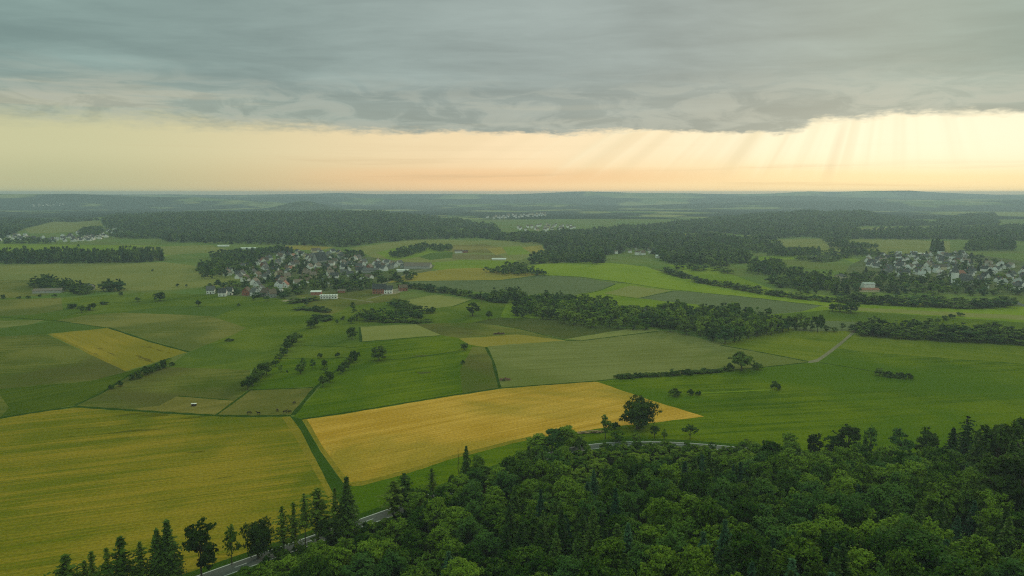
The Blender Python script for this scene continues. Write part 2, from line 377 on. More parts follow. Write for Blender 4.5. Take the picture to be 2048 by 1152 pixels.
fld('village_ground', 'village_ground', [(1680,560),(1700,530),(1740,512),(1840,505),(1960,510),(2100,530),(2300,560),(2300,600),(2000,590),(1800,585),(1660,582)])
fld('field', 'olive_meadow', [(590,590),(700,582),(800,576),(800,600),(720,640),(640,640)])
fld('field', 'gold_field', [(800,552),(860,542),(970,540),(1084,549),(1000,560),(900,561),(803,563),(775,566)])
fld('field', 'gold_field', [(868,541),(905,537),(985,536),(975,541),(890,544)])
fld('field', 'grey_crop', [(790,566),(830,562),(900,561),(1000,560),(1084,550),(1160,555),(1231,567),(1200,580),(1135,594),(1022,590),(919,580),(827,571)])
fld('meadow', 'lime_grass', [(1022,590),(1135,594),(1200,580),(1231,567),(1300,566),(1640,600),(2700,660),(2700,700),(2048,690),(1720,668),(1560,664),(1300,657),(1100,640),(1010,637),(960,612)])
fld('field', 'lime_field', [(1044,536),(1085,527),(1200,524),(1292,533),(1320,543),(1400,562),(1540,586),(1700,600),(2048,614),(2700,640),(2700,668),(2048,640),(1640,610),(1480,592),(1330,577),(1260,566),(1160,553),(1084,550)])
fld('field', 'lime_grass', [(1330,529),(1390,531),(1440,540),(1480,555),(1550,580),(1700,596),(1660,597),(1540,585),(1420,564)])
fld('field', 'grey_crop', [(1273,596),(1346,581),(1480,592),(1645,611),(1600,624),(1526,630),(1400,610)])
fld('field', 'pale_field', [(1208,587),(1262,571),(1342,581),(1276,596)])
fld('field', 'pale_field', [(1640,612),(1700,614),(2048,631),(2700,664),(2700,672),(2048,640),(1720,622)])
fld('field', 'mid_green', [(1560,628),(1660,620),(1760,625),(2048,645),(2048,660),(1720,648),(1570,650)])
fld('field', 'grey_crop', [(1570,652),(1600,640),(1720,644),(1712,664),(1600,664)])
fld('paddock', 'pale_field', [(805,602),(870,589),(945,598),(905,612),(842,620)])
fld('meadow', 'mid_green', [(640,640),(700,612),(800,600),(842,620),(905,612),(945,598),(1022,590),(1000,635),(947,646),(850,648),(720,652)])
# left side
fld('meadow', 'mid_green', [(-500,600),(122,596),(280,585),(450,590),(600,600),(640,640),(560,660),(250,630),(110,642),(-500,660)])
fld('field', 'tan_meadow', [(-500,604),(0,600),(122,595),(126,620),(60,630),(-500,640)])
fld('field', 'tan_meadow', [(-500,568),(0,560),(60,560),(100,590),(0,597),(-500,600)])
fld('meadow', 'mid_green', [(330,610),(480,600),(620,615),(660,640),(600,700),(500,740),(330,736),(378,704),(490,657),(440,632)])
fld('field', 'tan_meadow', [(110,641),(180,629),(270,624),(420,632),(492,655),(470,668),(378,702),(300,680),(225,656)])
fld('field', 'dark_green', [(243,625),(330,612),(400,611),(478,615),(430,633),(350,629)])
fld('field', 'blue_crop', [(-500,660),(0,641),(90,640),(60,650),(0,656),(-500,690)])
fld('field', 'dark_green', [(-500,690),(0,657),(112,641),(215,656),(93,668),(0,674),(-500,712)])
fld('field', 'olive_meadow', [(-500,714),(0,673),(93,669),(256,744),(180,762),(0,778),(-500,812)])
fld('wheat_field', 'small_wheat', [(95,668),(216,656),(376,704),(300,728),(250,742)])
fld('wheat_field', 'wheat_headland', [(95,668),(101,667.5),(262,740),(250,742)])
fld('meadow', 'left_green', [(-500,813),(0,778),(180,762),(256,743),(345,716),(333,733),(262,748),(205,785),(150,811),(0,835),(-500,920)])
fld('field', 'olive_meadow', [(-500,840),(0,790),(18,815),(0,835),(-500,920)])
fld('meadow', 'olive_meadow', [(333,734),(500,740),(500,775),(472,801),(355,793),(325,812),(250,818),(155,811),(205,785),(262,748)])
fld('paddock', 'dry_paddock', [(355,792),(472,801),(432,830),(310,826),(250,819),(318,812)])
fld('paddock', 'brown_paddock', [(472,801),(500,781),(626,776),(600,806),(586,828),(520,832),(432,830)])
fld('paddock', 'tan_meadow', [(155,811),(240,818),(310,826),(250,823)])
fld('paddock', 'mid_green', [(596,690),(625,655),(650,640),(720,653),(722,682),(712,716),(556,716),(575,700)])
fld('paddock', 'middle_meadow', [(552,718),(712,714),(690,745),(642,772),(500,780),(500,770),(540,740)])
# centre
fld('meadow', 'middle_meadow', [(586,834),(642,772),(712,714),(722,683),(880,670),(922,676),(972,694),(985,720),(1000,777),(880,796),(700,826),(604,840)])
fld('meadow', 'olive_meadow', [(945,693),(974,694),(986,722),(1000,777),(925,790),(920,740)])
fld('field', 'pale_field', [(719,654),(830,648),(882,670),(722,683)])
fld('field', 'olive_meadow', [(832,648),(950,645),(1036,658),(1130,680),(1035,669),(920,676),(882,670)])
fld('field', 'dark_olive', [(945,645),(1000,635),(1113,638),(1132,648),(1220,655),(1266,657),(1128,678),(1040,658),(1000,651)])
fld('wheat_field', 'gold_field', [(918,677),(1035,669),(1132,681),(1060,688),(972,694),(938,689)])
fld('meadow', 'bright_meadow', [(1180,763),(1240,757),(1450,742),(1530,734),(1620,724),(1660,700),(1712,664),(2048,690),(2700,730),(2700,830),(2150,868),(1953,902),(1850,915),(1700,913),(1443,892),(1280,883),(1169,890),(972,946),(809,1006),(705,1044),(690,1030),(684,972),(800,900)])
fld('meadow', 'light_meadow', [(1712,667),(2048,693),(2700,735),(2700,790),(2048,727),(1850,713),(1728,703),(1674,697)])
fld('field', 'blue_crop', [(976,692),(1130,681),(1320,661),(1345,662),(1420,682),(1530,705),(1618,722),(1590,727),(1530,733),(1450,741),(1240,757),(1195,762),(1000,777),(986,722)])
fld('field', 'light_meadow', [(1440,688),(1560,663),(1706,662),(1674,690),(1636,718),(1618,722),(1530,705)])
fld('field', 'pale_field', [(1131,678),(1254,658.5),(1310,658),(1320,661),(1166,680)])
fld('gravel_path', 'gravel_path', [(1616,726),(1617,722),(1634,718),(1650,707),(1670,692),(1700,667),(1707,660),(1715,660),(1707,668),(1677,694),(1655,711),(1636,724)])
# wheat
fld('wheat_field', 'green_wheat', [(-600,930),(0,838),(60,827),(150,815),(330,827),(430,833),(500,834.5),(580,833),(602,860),(640,932),(665,985),(688,1022),(672,1035),(645,1054),(560,1086),(505,1103),(438,1125),(360,1150),(250,1187),(0,1290),(-900,1700)])
fld('wheat_field', 'wheat_headland', [(564,834),(580,833),(602,860),(640,932),(665,985),(688,1022),(672,1033),(652,985),(616,920),(590,875)])
fld('grass_track', 'track_grass', [(580,832),(603,838),(641,903),(688,968),(694,990),(702,1038),(690,1042),(688,1022),(665,985),(638,932),(602,862)])
fld('wheat_field', 'ripe_wheat', [(604,840),(640,835),(700,826),(880,796),(1000,778),(1100,769),(1180,763),(1195,764),(1250,783),(1320,806),(1408,833),(1310,845),(1224,853),(1196,857),(1063,877),(993,895),(895,920),(817,946),(725,971),(692,973),(650,915)])
fld('wheat_field', 'wheat_headland', [(725,971),(817,946),(895,920),(993,895),(1063,877),(1062,872),(990,889),(893,914),(815,939),(728,962),(700,964),(648,897),(614,839),(604,840),(650,915),(692,973)])
fld('field_entrance', 'gravel_path', [(694,1020),(722,1028),(716,1040),(704,1046),(690,1044)])
fld('reed_patch', 'dark_olive', [(818,712),(845,710),(863,711),(845,714)])
fld('reed_patch', 'dark_olive', [(832,745),(862,743),(862,746),(840,748)])
fld('farmyard', 'farmyard', [(755,584),(772,580),(800,576),(812,581),(790,588),(765,590)])
fld('farmyard', 'farmyard', [(560,602),(600,596),(625,593),(612,600),(580,604)])
# lines: (name, material, width in metres, photo points)
LINES = [
 ('field_margin','margin',3.2,[(-300,885),(0,836),(60,826),(150,813),(330,825),(430,831),(500,832.5),(582,831)]),
 ('field_margin','margin',2.6,[(586,830),(604,808),(630,776),(660,750),(715,712)]),
 ('field_margin','margin',2.2,[(604,838),(640,833),(700,824),(880,794),(1000,776),(1195,762)]),
 ('field_margin','margin',2.2,[(1195,762),(1240,757),(1455,741),(1530,734),(1615,725)]),
 ('field_margin','margin',2.6,[(216,655),(300,683),(378,704)]),
 ('field_margin','margin',2.0,[(500,780),(626,775)]),
 ('field_margin','margin',1.6,[(355,792),(472,801),(500,780)]),
 ('field_margin','margin',1.5,[(472,801),(432,830)]),
 ('field_margin','margin',2.0,[(150,811),(205,785),(262,748),(340,716)]),
 ('field_margin','margin',1.8,[(556,717),(640,718),(712,714)]),
 ('field_margin','margin',1.8,[(600,690),(640,692),(712,695)]),
 ('field_margin','margin',1.6,[(735,722),(800,718),(860,711),(920,701)]),
 ('field_margin','margin',2.2,[(722,684),(719,654)]),
 ('field_margin','margin',2.0,[(722,684),(880,671)]),
 ('field_margin','margin',2.0,[(972,694),(986,722),(1000,777)]),
 ('field_margin','margin',2.4,[(1440,690),(1530,706),(1617,723)]),
 ('field_margin','margin',1.8,[(1640,725),(1720,738),(1760,745)]),
 ('field_margin','margin',1.8,[(1000,651),(1040,658),(1130,680)]),
 ('field_margin','margin',2.2,[(1131,681),(1166,681),(1320,662)]),
 ('field_margin','margin',2.2,[(1084,550.5),(1160,554),(1260,567),(1330,578),(1480,593),(1645,611.5)]),
 ('field_margin','margin',2.2,[(1231,568),(1200,581),(1135,595)]),
 ('field_margin','margin',2.0,[(1208,588),(1276,597),(1346,582)]),
 ('field_margin','margin',2.0,[(803,563),(900,562),(1000,561),(1084,551)]),
 ('field_margin','margin',2.0,[(0,634),(90,640),(110,641),(215,656)]),
 ('field_margin','margin',2.0,[(190,607),(330,600),(480,583),(560,573)]),
 ('field_margin','margin',1.8,[(905,613),(945,599)]),
 ('gravel_path','gravel_path',4.2,[(620,590),(660,593),(700,598),(745,604)]),
 ('gravel_path','gravel_path',3.2,[(733,599),(750,594),(772,588)]),
 ('gravel_path','gravel_path',3.6,[(680,580),(740,573),(760,570),(800,553),(822,545),(860,536)]),
 ('gravel_path','gravel_path',3.2,[(2010,528),(1995,532),(1986,537)]),
 ('road','asphalt',7.5,[(2300,720),(2100,640),(2060,615),(2032,606),(2020,598)]),
 ('grass_strip','lime_grass',2.2,[(1395,786),(1470,783),(1550,779)]),
]
_pp = []; _pm = []; _cnt = []
def densify(pts, step=14):
    o = []
    for i in range(len(pts)):
        a, b = np.array(pts[i], float), np.array(pts[(i+1) % len(pts)], float); n = max(1, int(np.hypot(*(b-a))/step))
        nrm = np.array([-(b-a)[1], (b-a)[0]])/(np.hypot(*(b-a))+1e-6)
        o += [tuple(a+(b-a)*k/n+nrm*(.35*math.sin(a[0]*.7+k*2.1)+.3*math.sin(a[1]+k*.9))*(k > 0)) for k in range(n)]
    return o
allpx = []; spans = []
for name, mat, pts, world in PLAN:
    d = densify(pts); spans.append((len(allpx), len(d))); allpx += d
lspans = []
for name, mat, wd, pts in LINES:
    d = [pts[0]]
    for a, b in zip(pts[:-1], pts[1:]):
        n = max(1, int(math.dist(a, b)/10)); d += [(a[0]+(b[0]-a[0])*k/n, a[1]+(b[1]-a[1])*k/n) for k in range(1, n+1)]
    lspans.append((len(allpx), len(d))); allpx += d
WXY = unproj([p[0] for p in allpx], [p[1] for p in allpx])
def ribbon(c, wd):
    t = np.gradient(c, axis=0); t /= np.linalg.norm(t, axis=1)[:, None]+1e-9; n = np.stack([t[:, 1], -t[:, 0]], 1)
    k = wd/2*(1+.25*np.sin(np.arange(len(c))*1.7))[:, None]
    return np.concatenate([c+n*k, (c-n*k)[::-1]])
POLY = []
# forest floor first: everything on the camera side of the road
ff = np.concatenate([road_line(4.6), [[900, 380], [900, -400], [-420, -400], [-420, 120]]])
POLY.append(('forest_floor', 'forest_floor', ff))
for (name, mat, pts, world), (s, n) in zip(PLAN, spans): POLY.append((name, mat, WXY[s:s+n]))
for (name, mat, wd, pts), (s, n) in zip(LINES, lspans): POLY.append((name, mat, ribbon(WXY[s:s+n], wd)))
POLY.append(('verge', 'track_grass', strip(road_line(-3.6), road_line(0))))
POLY.append(('road', 'asphalt', strip(road_line(0), road_line(6.9))))
POLY.append(('verge', 'track_grass', strip(road_line(6.9), road_line(9.5))))
POLY.append(('road_markings', 'road_paint', strip(road_line(.25), road_line(.60))))
POLY.append(('road_markings', 'road_paint', strip(road_line(6.3), road_line(6.6))))
ca, cb = road_line(3.35), road_line(3.6)
for i in range(2, len(ca)-3, 3): POLY.append(('road_markings', 'road_paint', np.array([ca[i], ca[i+1], cb[i+1], cb[i]])))
# ------------------------------------------------------------------ one triangulation for the whole land
ys = np.geomspace(45, 10600, 300)
tn = np.r_[np.linspace(-2.4, -.95, 9), np.linspace(-.90, .90, 96), np.linspace(.95, 2.4, 9)]
G = np.stack([(ys[:, None]*tn).ravel(), np.repeat(ys, len(tn))], 1)
G = G+rng.normal(0, .001, G.shape)*ys.repeat(len(tn))[:, None]
# drop grid points too close to plan points
extra = np.array([(-1200,-1200),(1200,-1200),(-1200,0),(1200,0),(-25700,10610),(25700,10610)], float)
verts = [G, extra]; nv = len(G)+len(extra); edges = []
for _, _, p in POLY:
    n = len(p); edges += [(nv+k, nv+(k+1) % n) for k in range(n)]; verts.append(np.asarray(p, float)); nv += n
from mathutils import Vector
r = delaunay_2d_cdt([Vector((float(a), float(b))) for a, b in np.concatenate(verts)], edges, [], 0, 1e-3, False)
ov = np.array([(v[0], v[1]) for v in r[0]]); of = np.array([list(f) for f in r[2]], np.int64)
oz = height(ov[:, 0], ov[:, 1])
def inside(p, cx, cy):
    p = np.asarray(p, float); res = np.zeros(len(cx), bool)
    k = np.nonzero((cx > p[:, 0].min()) & (cx < p[:, 0].max()) & (cy > p[:, 1].min()) & (cy < p[:, 1].max()))[0]
    x, y = cx[k], cy[k]; w = np.zeros(len(k), bool)
    for (x0, y0), (x1, y1) in zip(p, np.roll(p, -1, 0)):
        if y0 == y1: continue
        c = ((y0 > y) != (y1 > y)) & (x < (x1-x0)*(y-y0)/(y1-y0)+x0); w ^= c
    res[k] = w; return res
cen = ov[of].mean(1); cx, cy = cen[:, 0], cen[:, 1]; own = np.full(len(of), -1)
for i, (_, _, p) in enumerate(POLY): own[inside(p, cx, cy)] = i
own[(own < 0) & (cy > 3300)] = -2
A3 = np.c_[ov, oz]
e1 = ov[of[:, 1]]-ov[of[:, 0]]; e2 = ov[of[:, 2]]-ov[of[:, 0]]
fl = (e1[:, 0]*e2[:, 1]-e1[:, 1]*e2[:, 0]) < 0; of[fl] = of[fl][:, ::-1]
groups = {}
for i in np.unique(own):
    key = ('ground', 'far_meadow', -1) if i == -1 else ('hills', 'far_land', -2) if i == -2 else (POLY[i][0], POLY[i][1], -9 if POLY[i][0] in ('road_markings', 'field_margin', 'verge') else int(i))
    groups.setdefault(key, []).append(int(i))
for (name, mat, _), ids in groups.items():
    f = of[np.isin(own, ids)]; u, inv = np.unique(f, return_inverse=True)
    o = link(name, mesh(name, A3[u], inv.reshape(-1, 3), M[mat], True)); tag(o, kind='structure')
# ------------------------------------------------------------------ leaves and bark
def leaf_mat(name, cols, transl=.30, var=.9, hueobj=True):
    m, nt, bs = new_mat(name, .8, .05)
    oi = nt.nodes.new('ShaderNodeObjectInfo'); r_ = Sk(nt, oi.outputs['Random'])
    tcn = nt.nodes.new('ShaderNodeTexCoord'); n = noise(nt, tcn.outputs['Object'], .32, 3, .6); n2 = noise(nt, tcn.outputs['Object'], 1.7, 2, .6)
    f = (r_-.5)*(1.0 if hueobj else .3)*var+(n-.5)*1.3+(n2-.5)*.9+.5
    cc = mixc(nt, f.ss(0, 1), col(nt, cols[0]), col(nt, cols[1]))
    if len(cols) > 2: cc = mixc(nt, (r_*7.3).fn('FRACT').ss(.70, .86)*.8, cc, col(nt, cols[2]))
    nt.links.new(cc, bs.inputs['Base Color'])
    tr = nt.nodes.new('ShaderNodeBsdfTranslucent'); nt.links.new(mixc(nt, 1.0, cc, col(nt, (230,240,120)), 'MULTIPLY'), tr.inputs[0])
    mx = nt.nodes.new('ShaderNodeMixShader'); mx.inputs[0].default_value = transl
    nt.links.new(bs.outputs[0], mx.inputs[1]); nt.links.new(tr.outputs[0], mx.inputs[2])
    nt.links.new(mx.outputs[0], nt.nodes['Material Output'].inputs[0]); return m
L_BROAD = leaf_mat('broadleaf_leaves', [(50,82,16), (128,154,48), (78,112,54)])
L_DARK = leaf_mat('dark_leaves', [(40,60,16), (76,98,34)])
L_YOUNG = leaf_mat('young_leaves', [(80,112,26), (138,158,52)])
L_FIELD = leaf_mat('field_tree_leaves', [(58,84,24), (108,130,46), (80,104,48)])
L_LIGHT = leaf_mat('light_leaves', [(112,132,24), (140,154,36)])
L_SPRUCE = leaf_mat('spruce_needles', [(46,72,24), (94,118,46)], transl=.18)
L_BLUE = leaf_mat('blue_spruce_needles', [(44,76,52), (78,112,78)], transl=.18)
L_LARCH = leaf_mat('larch_needles', [(68,92,24), (114,132,44)], transl=.25)
L_WOOD = leaf_mat('woodland_leaves', [(56,82,28), (120,140,56), (76,108,60)])
BARK, nt, bs = new_mat('bark'); tcn = nt.nodes.new('ShaderNodeTexCoord')
nt.links.new(mixc(nt, noise(nt, tcn.outputs['Object'], 2.2, 4).ss(.3, .7), col(nt, (66,56,46)), col(nt, (104,92,78))), bs.inputs['Base Color'])
# ------------------------------------------------------------------ crowns of leaf sprays
def sprays(c, n, size, r, asp=.7, fold=.25):
    """leaf sprays: folded four-cornered blades at centres c with normals n"""
    N = len(c); size = np.broadcast_to(size, N)[:, None]
    a = np.cross(n, r.normal(size=(N, 3))); a /= np.linalg.norm(a, axis=1)[:, None]+1e-9; b = np.cross(n, a)
    V = np.stack([c-a*size, c-b*size*asp+n*size*fold*r.normal(0, 1, (N, 1)), c+a*size*r.uniform(.7, 1.2, (N, 1)), c+b*size*asp], 1)
    q = np.arange(N*4).reshape(N, 4); return V.reshape(-1, 3), q
def unit(v): return v/(np.linalg.norm(v, axis=1)[:, None]+1e-9)
def broad_crown(seed, H=18., Wd=11., base=.2, lobes=26, n=4200, size=.5, top=1.0, shape='round', hole=.0):
    """lobes of foliage round a branching frame; returns blades and the lobe centres"""
    r = np.random.default_rng(seed); cz = H*(base+1)/2; hz = H*(1-base)/2; rx = Wd/2
    d = unit(r.normal(size=(lobes, 3))); rad = r.uniform(.32, .92, (lobes, 1))**.7
    L = d*rad
    if shape == 'dome': L[:, 2] = np.abs(L[:, 2])*1.2-.45
    if shape == 'column': L[:, :2] *= .8
    taper = 1-.34*np.clip(L[:, 2:], -.2, 1)-(.25*np.clip(-L[:, 2:]-.2, 0, 1))
    L[:, :2] *= taper
    C = L*[rx, rx, hz]+[0, 0, cz]; lr = r.uniform(.17, .40, lobes)*rx*(1 if shape != 'column' else .9)
    ns_ = max(40, n//22); lp = r.choice(lobes, ns_, p=lr**2/np.sum(lr**2)); sd = unit(r.normal(size=(ns_, 3))+[0, 0, .35])
    S_ = C[lp]+sd*lr[lp][:, None]*r.uniform(.6, 1.1, (ns_, 1))*[1, 1, .85]; k_ = r.integers(0, ns_, n); g_ = unit(r.normal(size=(n, 3)))*r.uniform(.2, 1, (n, 1))
    P_ = S_[k_]+g_*(.068*Wd+.2)*r.uniform(.7, 1.4, ns_)[k_][:, None]*[1, 1, .75]; dd = unit(unit(g_)*.8+sd[k_]*.6)
    if hole: P_ = P_[r.uniform(size=n) > hole*(noise3(P_*.45, seed) > .5)]; 
    k = P_[:, 2] > H*base*.55; P_ = P_[k]; dd = dd[k] if len(dd) == len(k) else unit(P_-[0, 0, cz])
    nn = unit(dd*.9+unit(P_-[0, 0, cz*.8])*.5+r.normal(0, .75, P_.shape)+[0, 0, .3])
    V, q = sprays(P_, nn, size*r.uniform(.6, 1.25, len(P_)), r)
    return V, q, C, lr
def noise3(p, seed):
    return .5+.5*np.sin(p[:, 0]*2.1+seed+np.sin(p[:, 1]*1.7))*np.sin(p[:, 2]*2.3+p[:, 1])
def trunk_mb(C, lr, H, r0, seed, limbs=7, lean=.0):
    r = np.random.default_rng(seed); b = MB(); z = H*.62
    zs = np.linspace(-.6, z, 6); pts = np.stack([lean*zs+r.normal(0, .012*H, 6)*(zs > 1), r.normal(0, .012*H, 6)*(zs > 1), zs], 1)
    b.tube(pts, np.linspace(r0, r0*.35, 6)*np.r_[1.35, 1, 1, 1, 1, 1], 8)
    for k in r.choice(len(C), min(limbs, len(C)), replace=False):
        s = pts[r.integers(2, 5)]; mid = (s+C[k])/2+[0, 0, .05*H]
        b.tube([s, mid, C[k]], [r0*.42, r0*.25, r0*.08], 5)
    return b
def conifer(seed, H=22., Wd=7., base=.12, tiers=26, arms=8, size=.55, droop=.35, ragged=.25, taper=1.0, per=9, flat_top=0.0):
    """whorls of drooping branches carrying needle sprays"""
    r = np.random.default_rng(seed); P_ = []; N_ = []; Sz = []
    for i in range(tiers):
        f = i/(tiers-1); z = H*(base+(1-base)*f**.92)
        R = Wd/2*((1-f)**taper*(1-flat_top)+flat_top*(1-f**6))*r.uniform(1-ragged, 1+ragged*.5)+.18
        if f < .1: R *= .75
        na = max(4, int(arms*(.5+.5*(1-f))))
        th0 = r.uniform(0, 6.28)
        for k in range(na):
            th = th0+6.283*k/na+r.normal(0, .18); Rk = R*r.uniform(1-ragged*1.3, 1.1)
            m = max(3, int(per*Rk/(Wd/2)+2)); s = np.linspace(.12, 1, m)
            dr = np.array([math.cos(th), math.sin(th), 0]); side = np.array([-dr[1], dr[0], 0])
            pts = dr*(s*Rk)[:, None]+[0, 0, z]; pts[:, 2] += -droop*Rk*s**1.4+.22*droop*Rk*s**4
            pts = pts+side*(r.normal(0, .16, m)*Rk*s)[:, None]; pts[:, 2] += r.normal(0, .12, m)
            P_.append(pts); N_.append(np.tile([0, 0, 1.], (m, 1))+dr*.45+r.normal(0, .75, (m, 3))); Sz.append(size*r.uniform(.8, 1.5, m)*(1.15-.35*s))
    P_ = np.concatenate(P_); N_ = unit(np.concatenate(N_)); Sz = np.concatenate(Sz)
    tip = np.array([[0, 0, H-.1*k] for k in range(5)]); P_ = np.r_[P_, tip]; N_ = np.r_[N_, unit(r.normal(size=(5, 3)))]; Sz = np.r_[Sz, [.25]*5]
    return sprays(P_, N_, Sz, r, .55, .3)
def straight_trunk(H, r0, seed, stubs=0, base=.1):
    r = np.random.default_rng(seed); b = MB(); zs = np.linspace(-.6, H*.97, 7)
    b.tube(np.stack([r.normal(0, .006*H, 7), r.normal(0, .006*H, 7), zs], 1), np.linspace(r0, r0*.12, 7), 8)
    for i in range(stubs):
        z = r.uniform(.25, .95)*H; th = r.uniform(0, 6.28); L = r.uniform(.5, 1.6)*(1.1-z/H)+.3
        b.tube([(0, 0, z), (math.cos(th)*L, math.sin(th)*L, z+r.uniform(-.3, .5))], [.06, .02], 4)
    return b
PROTO = {}
def real_size(V):
    return float(V[:, 2].max()), 2*float(np.percentile(np.hypot(V[:, 0], V[:, 1]), 97))
def proto(kind, crown, trunk, H, Wd, leaf):
    V, q = crown; H, Wd = real_size(V)
    PROTO.setdefault(kind, []).append(dict(crown=mesh(kind+'_crown', V, q, leaf), trunk=trunk.mesh(kind+'_trunk', BARK, True), H=H, W=Wd))
def joined(kind, crown, trunk, H, Wd, leaf):
    V, q = crown; H, Wd = real_size(V); b = MB(); b.add(V, q, m=0); o = b.n
    b.v += trunk.v; b.q += [k+o for k in trunk.q]; b.t += [k+o for k in trunk.t]; b.qm += [1]*len(trunk.qm); b.tm += [1]*len(trunk.tm); b.n += trunk.n
    PROTO.setdefault(kind, []).append(dict(whole=b.mesh(kind, [leaf, BARK]), H=H, W=Wd))
for s in range(6):
    V, q, C, lr = broad_crown(100+s, 17, 11, .16, 30+4*s, 6500, .38); proto('broad', (V, q), trunk_mb(C, lr, 17, .34, s), 17, 11.5, L_BROAD)
for s in range(2):
    V, q, C, lr = broad_crown(130+s, 18, 14, .12, 44, 11000, .36); proto('big', (V, q), trunk_mb(C, lr, 18, .45, s), 18, 14.5, L_BROAD)
for s in range(3):
    V, q, C, lr = broad_crown(140+s, 18, 9, .10, 22, 4200, .40, shape='column'); proto('tall', (V, q), trunk_mb(C, lr, 18, .30, s), 18, 9, L_DARK)
for s in range(4):
    V, q, C, lr = broad_crown(160+s, 8, 5.4, .12, 14, 2200, .30); proto('young', (V, q), trunk_mb(C, lr, 8, .12, s, 4), 8, 5.6, L_YOUNG)
for s in range(4):
    V, q, C, lr = broad_crown(200+s, 11, 11, .17, 22, 3000, .46, shape='dome' if s % 2 else 'round'); proto('field', (V, q), trunk_mb(C, lr, 11, .36, s), 11, 11.4, L_FIELD)
for s in range(2):
    V, q, C, lr = broad_crown(220+s, 9, 8, .34, 16, 1500, .36, shape='dome'); proto('fruit', (V, q), trunk_mb(C, lr, 9, .20, s, 8), 9, 8, L_FIELD)
V, q, C, lr = broad_crown(240, 15, 18, .13, 46, 9000, .46, hole=.3); proto('oak', (V, q), trunk_mb(C, lr, 15, .75, 3, 14), 15, 18.5, L_DARK)
for s in range(3):
    V, q, C, lr = broad_crown(260+s, 16, 9.5, .14, 26, 2600, .40, hole=.55, shape='column'); proto('airy', (V, q), trunk_mb(C, lr, 16, .26, s, 12), 16, 9.5, L_BROAD)
for s in range(3): proto('spruce', conifer(300+s, 21, 7.6, .05, 36, 11, .52, .45, .28, .85), straight_trunk(21, .28, s), 21, 7.2, L_SPRUCE)
for s in range(2): proto('blue', conifer(320+s, 17, 7.6, .05, 30, 10, .50, .36, .2), straight_trunk(17, .25, s), 17, 7.6, L_BLUE)
for s in range(4): proto('larch', conifer(340+s, 21, 8.8, .22, 22, 7, .50, .38, .7, .62, 10), straight_trunk(21, .24, s, 14), 21, 7.6, L_LARCH)
for s in range(2): proto('pine', conifer(360+s, 22, 8.0, .46, 17, 8, .52, .25, .5, .5, 10), straight_trunk(22, .22, s, 16), 22, 7.0, L_LARCH)
proto('cedar', conifer(380, 20, 9.4, .30, 12, 9, .50, .16, .4, .65, 13), straight_trunk(20, .26, 5, 8), 20, 8.6, L_SPRUCE)
for s in range(3):
    V, q, C, lr = broad_crown(400+s, 4.6, 6, .0, 14, 1500, .34, shape='dome'); proto('bush', (V, q), trunk_mb(C, lr, 4, .14, s, 5), 4.6, 6.2, L_FIELD)
for s in range(5):
    V, q, C, lr = broad_crown(500+s, 13, 9.5, .06, 18, 1500, .60); joined('copse', (V, q), trunk_mb(C, lr, 13, .3, s, 3), 13, 10, L_WOOD)
for s in range(3):
    V, q, C, lr = broad_crown(520+s, 13, 9, .04, 16, 1500, .60); joined('lightcopse', (V, q), trunk_mb(C, lr, 13, .3, s, 3), 13, 9.4, L_YOUNG)
for s in range(4):
    V, q, C, lr = broad_crown(540+s, 12, 10, .04, 12, 420, 1.0); joined('far', (V, q), trunk_mb(C, lr, 12, .3, s, 0), 12, 10, L_WOOD)
for s in range(2): joined('farspruce', conifer(560+s, 16, 7, .05, 12, 7, 1.1, .4, .2, 1, 4), straight_trunk(16, .3, s), 16, 7, L_SPRUCE)
for s in range(3):
    V, q, C, lr = broad_crown(580+s, 4, 5.6, .0, 12, 600, .55, shape='dome'); joined('shrub', (V, q), trunk_mb(C, lr, 3.6, .12, s, 2), 4, 5.8, L_WOOD)
def plant(name, kind, x, y, h, wd=None, z=None, rot=None, i=None):
    ps = PROTO[kind]; p = ps[int(rng.integers(len(ps))) if i is None else i % len(ps)]
    z = float(height(x, y)) if z is None else z; sh = h/p['H']; sw = (wd/p['W']) if wd else sh
    rot = float(rng.uniform(0, 6.28)) if rot is None else rot
    if 'whole' in p: return link(name, p['whole'], None, (x, y, z), rot, (sw, sw, sh))
    o = link(name, None, None, (x, y, z), rot, (sw, sw, sh))
    link('trunk', p['trunk'], o); link('crown', p['crown'], o); return o
def plant_px(name, kind, px, by, w, hpx, **kw):
    """a tree whose foot is seen at (px, by), w pixels wide and hpx pixels high"""
    x, y, z = at(px, by); m = pix_m(x, y, z)
    return plant(name, kind, x, y, max(.8, top_z(y, by-hpx)-z), w/m, z, **kw)
# ------------------------------------------------------------------ labels for bulk plantings
_o1 = 'first second third fourth fifth sixth seventh eighth ninth tenth eleventh twelfth thirteenth fourteenth fifteenth sixteenth seventeenth eighteenth nineteenth twentieth'.split()
def ordn(i):
    if i < 20: return _o1[i]
    t = {2: 'twenty', 3: 'thirty', 4: 'forty', 5: 'fifty', 6: 'sixty', 7: 'seventy'}[(i+1)//10]
    return (t[:-1]+'ieth') if (i+1) % 10 == 0 else t+'-'+_o1[(i+1) % 10-1]
def spot(o):
    l = o.location; return proj(l.x, l.y, l.z)
def label_rows(objs, base, where, cat, group, per=14, up='row'):
    """one label each: the row counted up from the bottom of the patch, then the place along it"""
    it = sorted([(float(spot(o)[1]), float(spot(o)[0]), o.name) for o in objs], reverse=True)
    nr = max(1, round(len(it)/per)); k = math.ceil(len(it)/nr)
    for r_ in range(nr):
        row = sorted(it[r_*k:(r_+1)*k], key=lambda e: e[1])
        for i, (_, _, nm) in enumerate(row):
            w_ = f'{where}' if nr == 1 else f'{where}, {ordn(r_)} {up} up'
            tag(bpy.data.objects[nm], f'{base}, {ordn(i)} from left {w_}', cat, group)
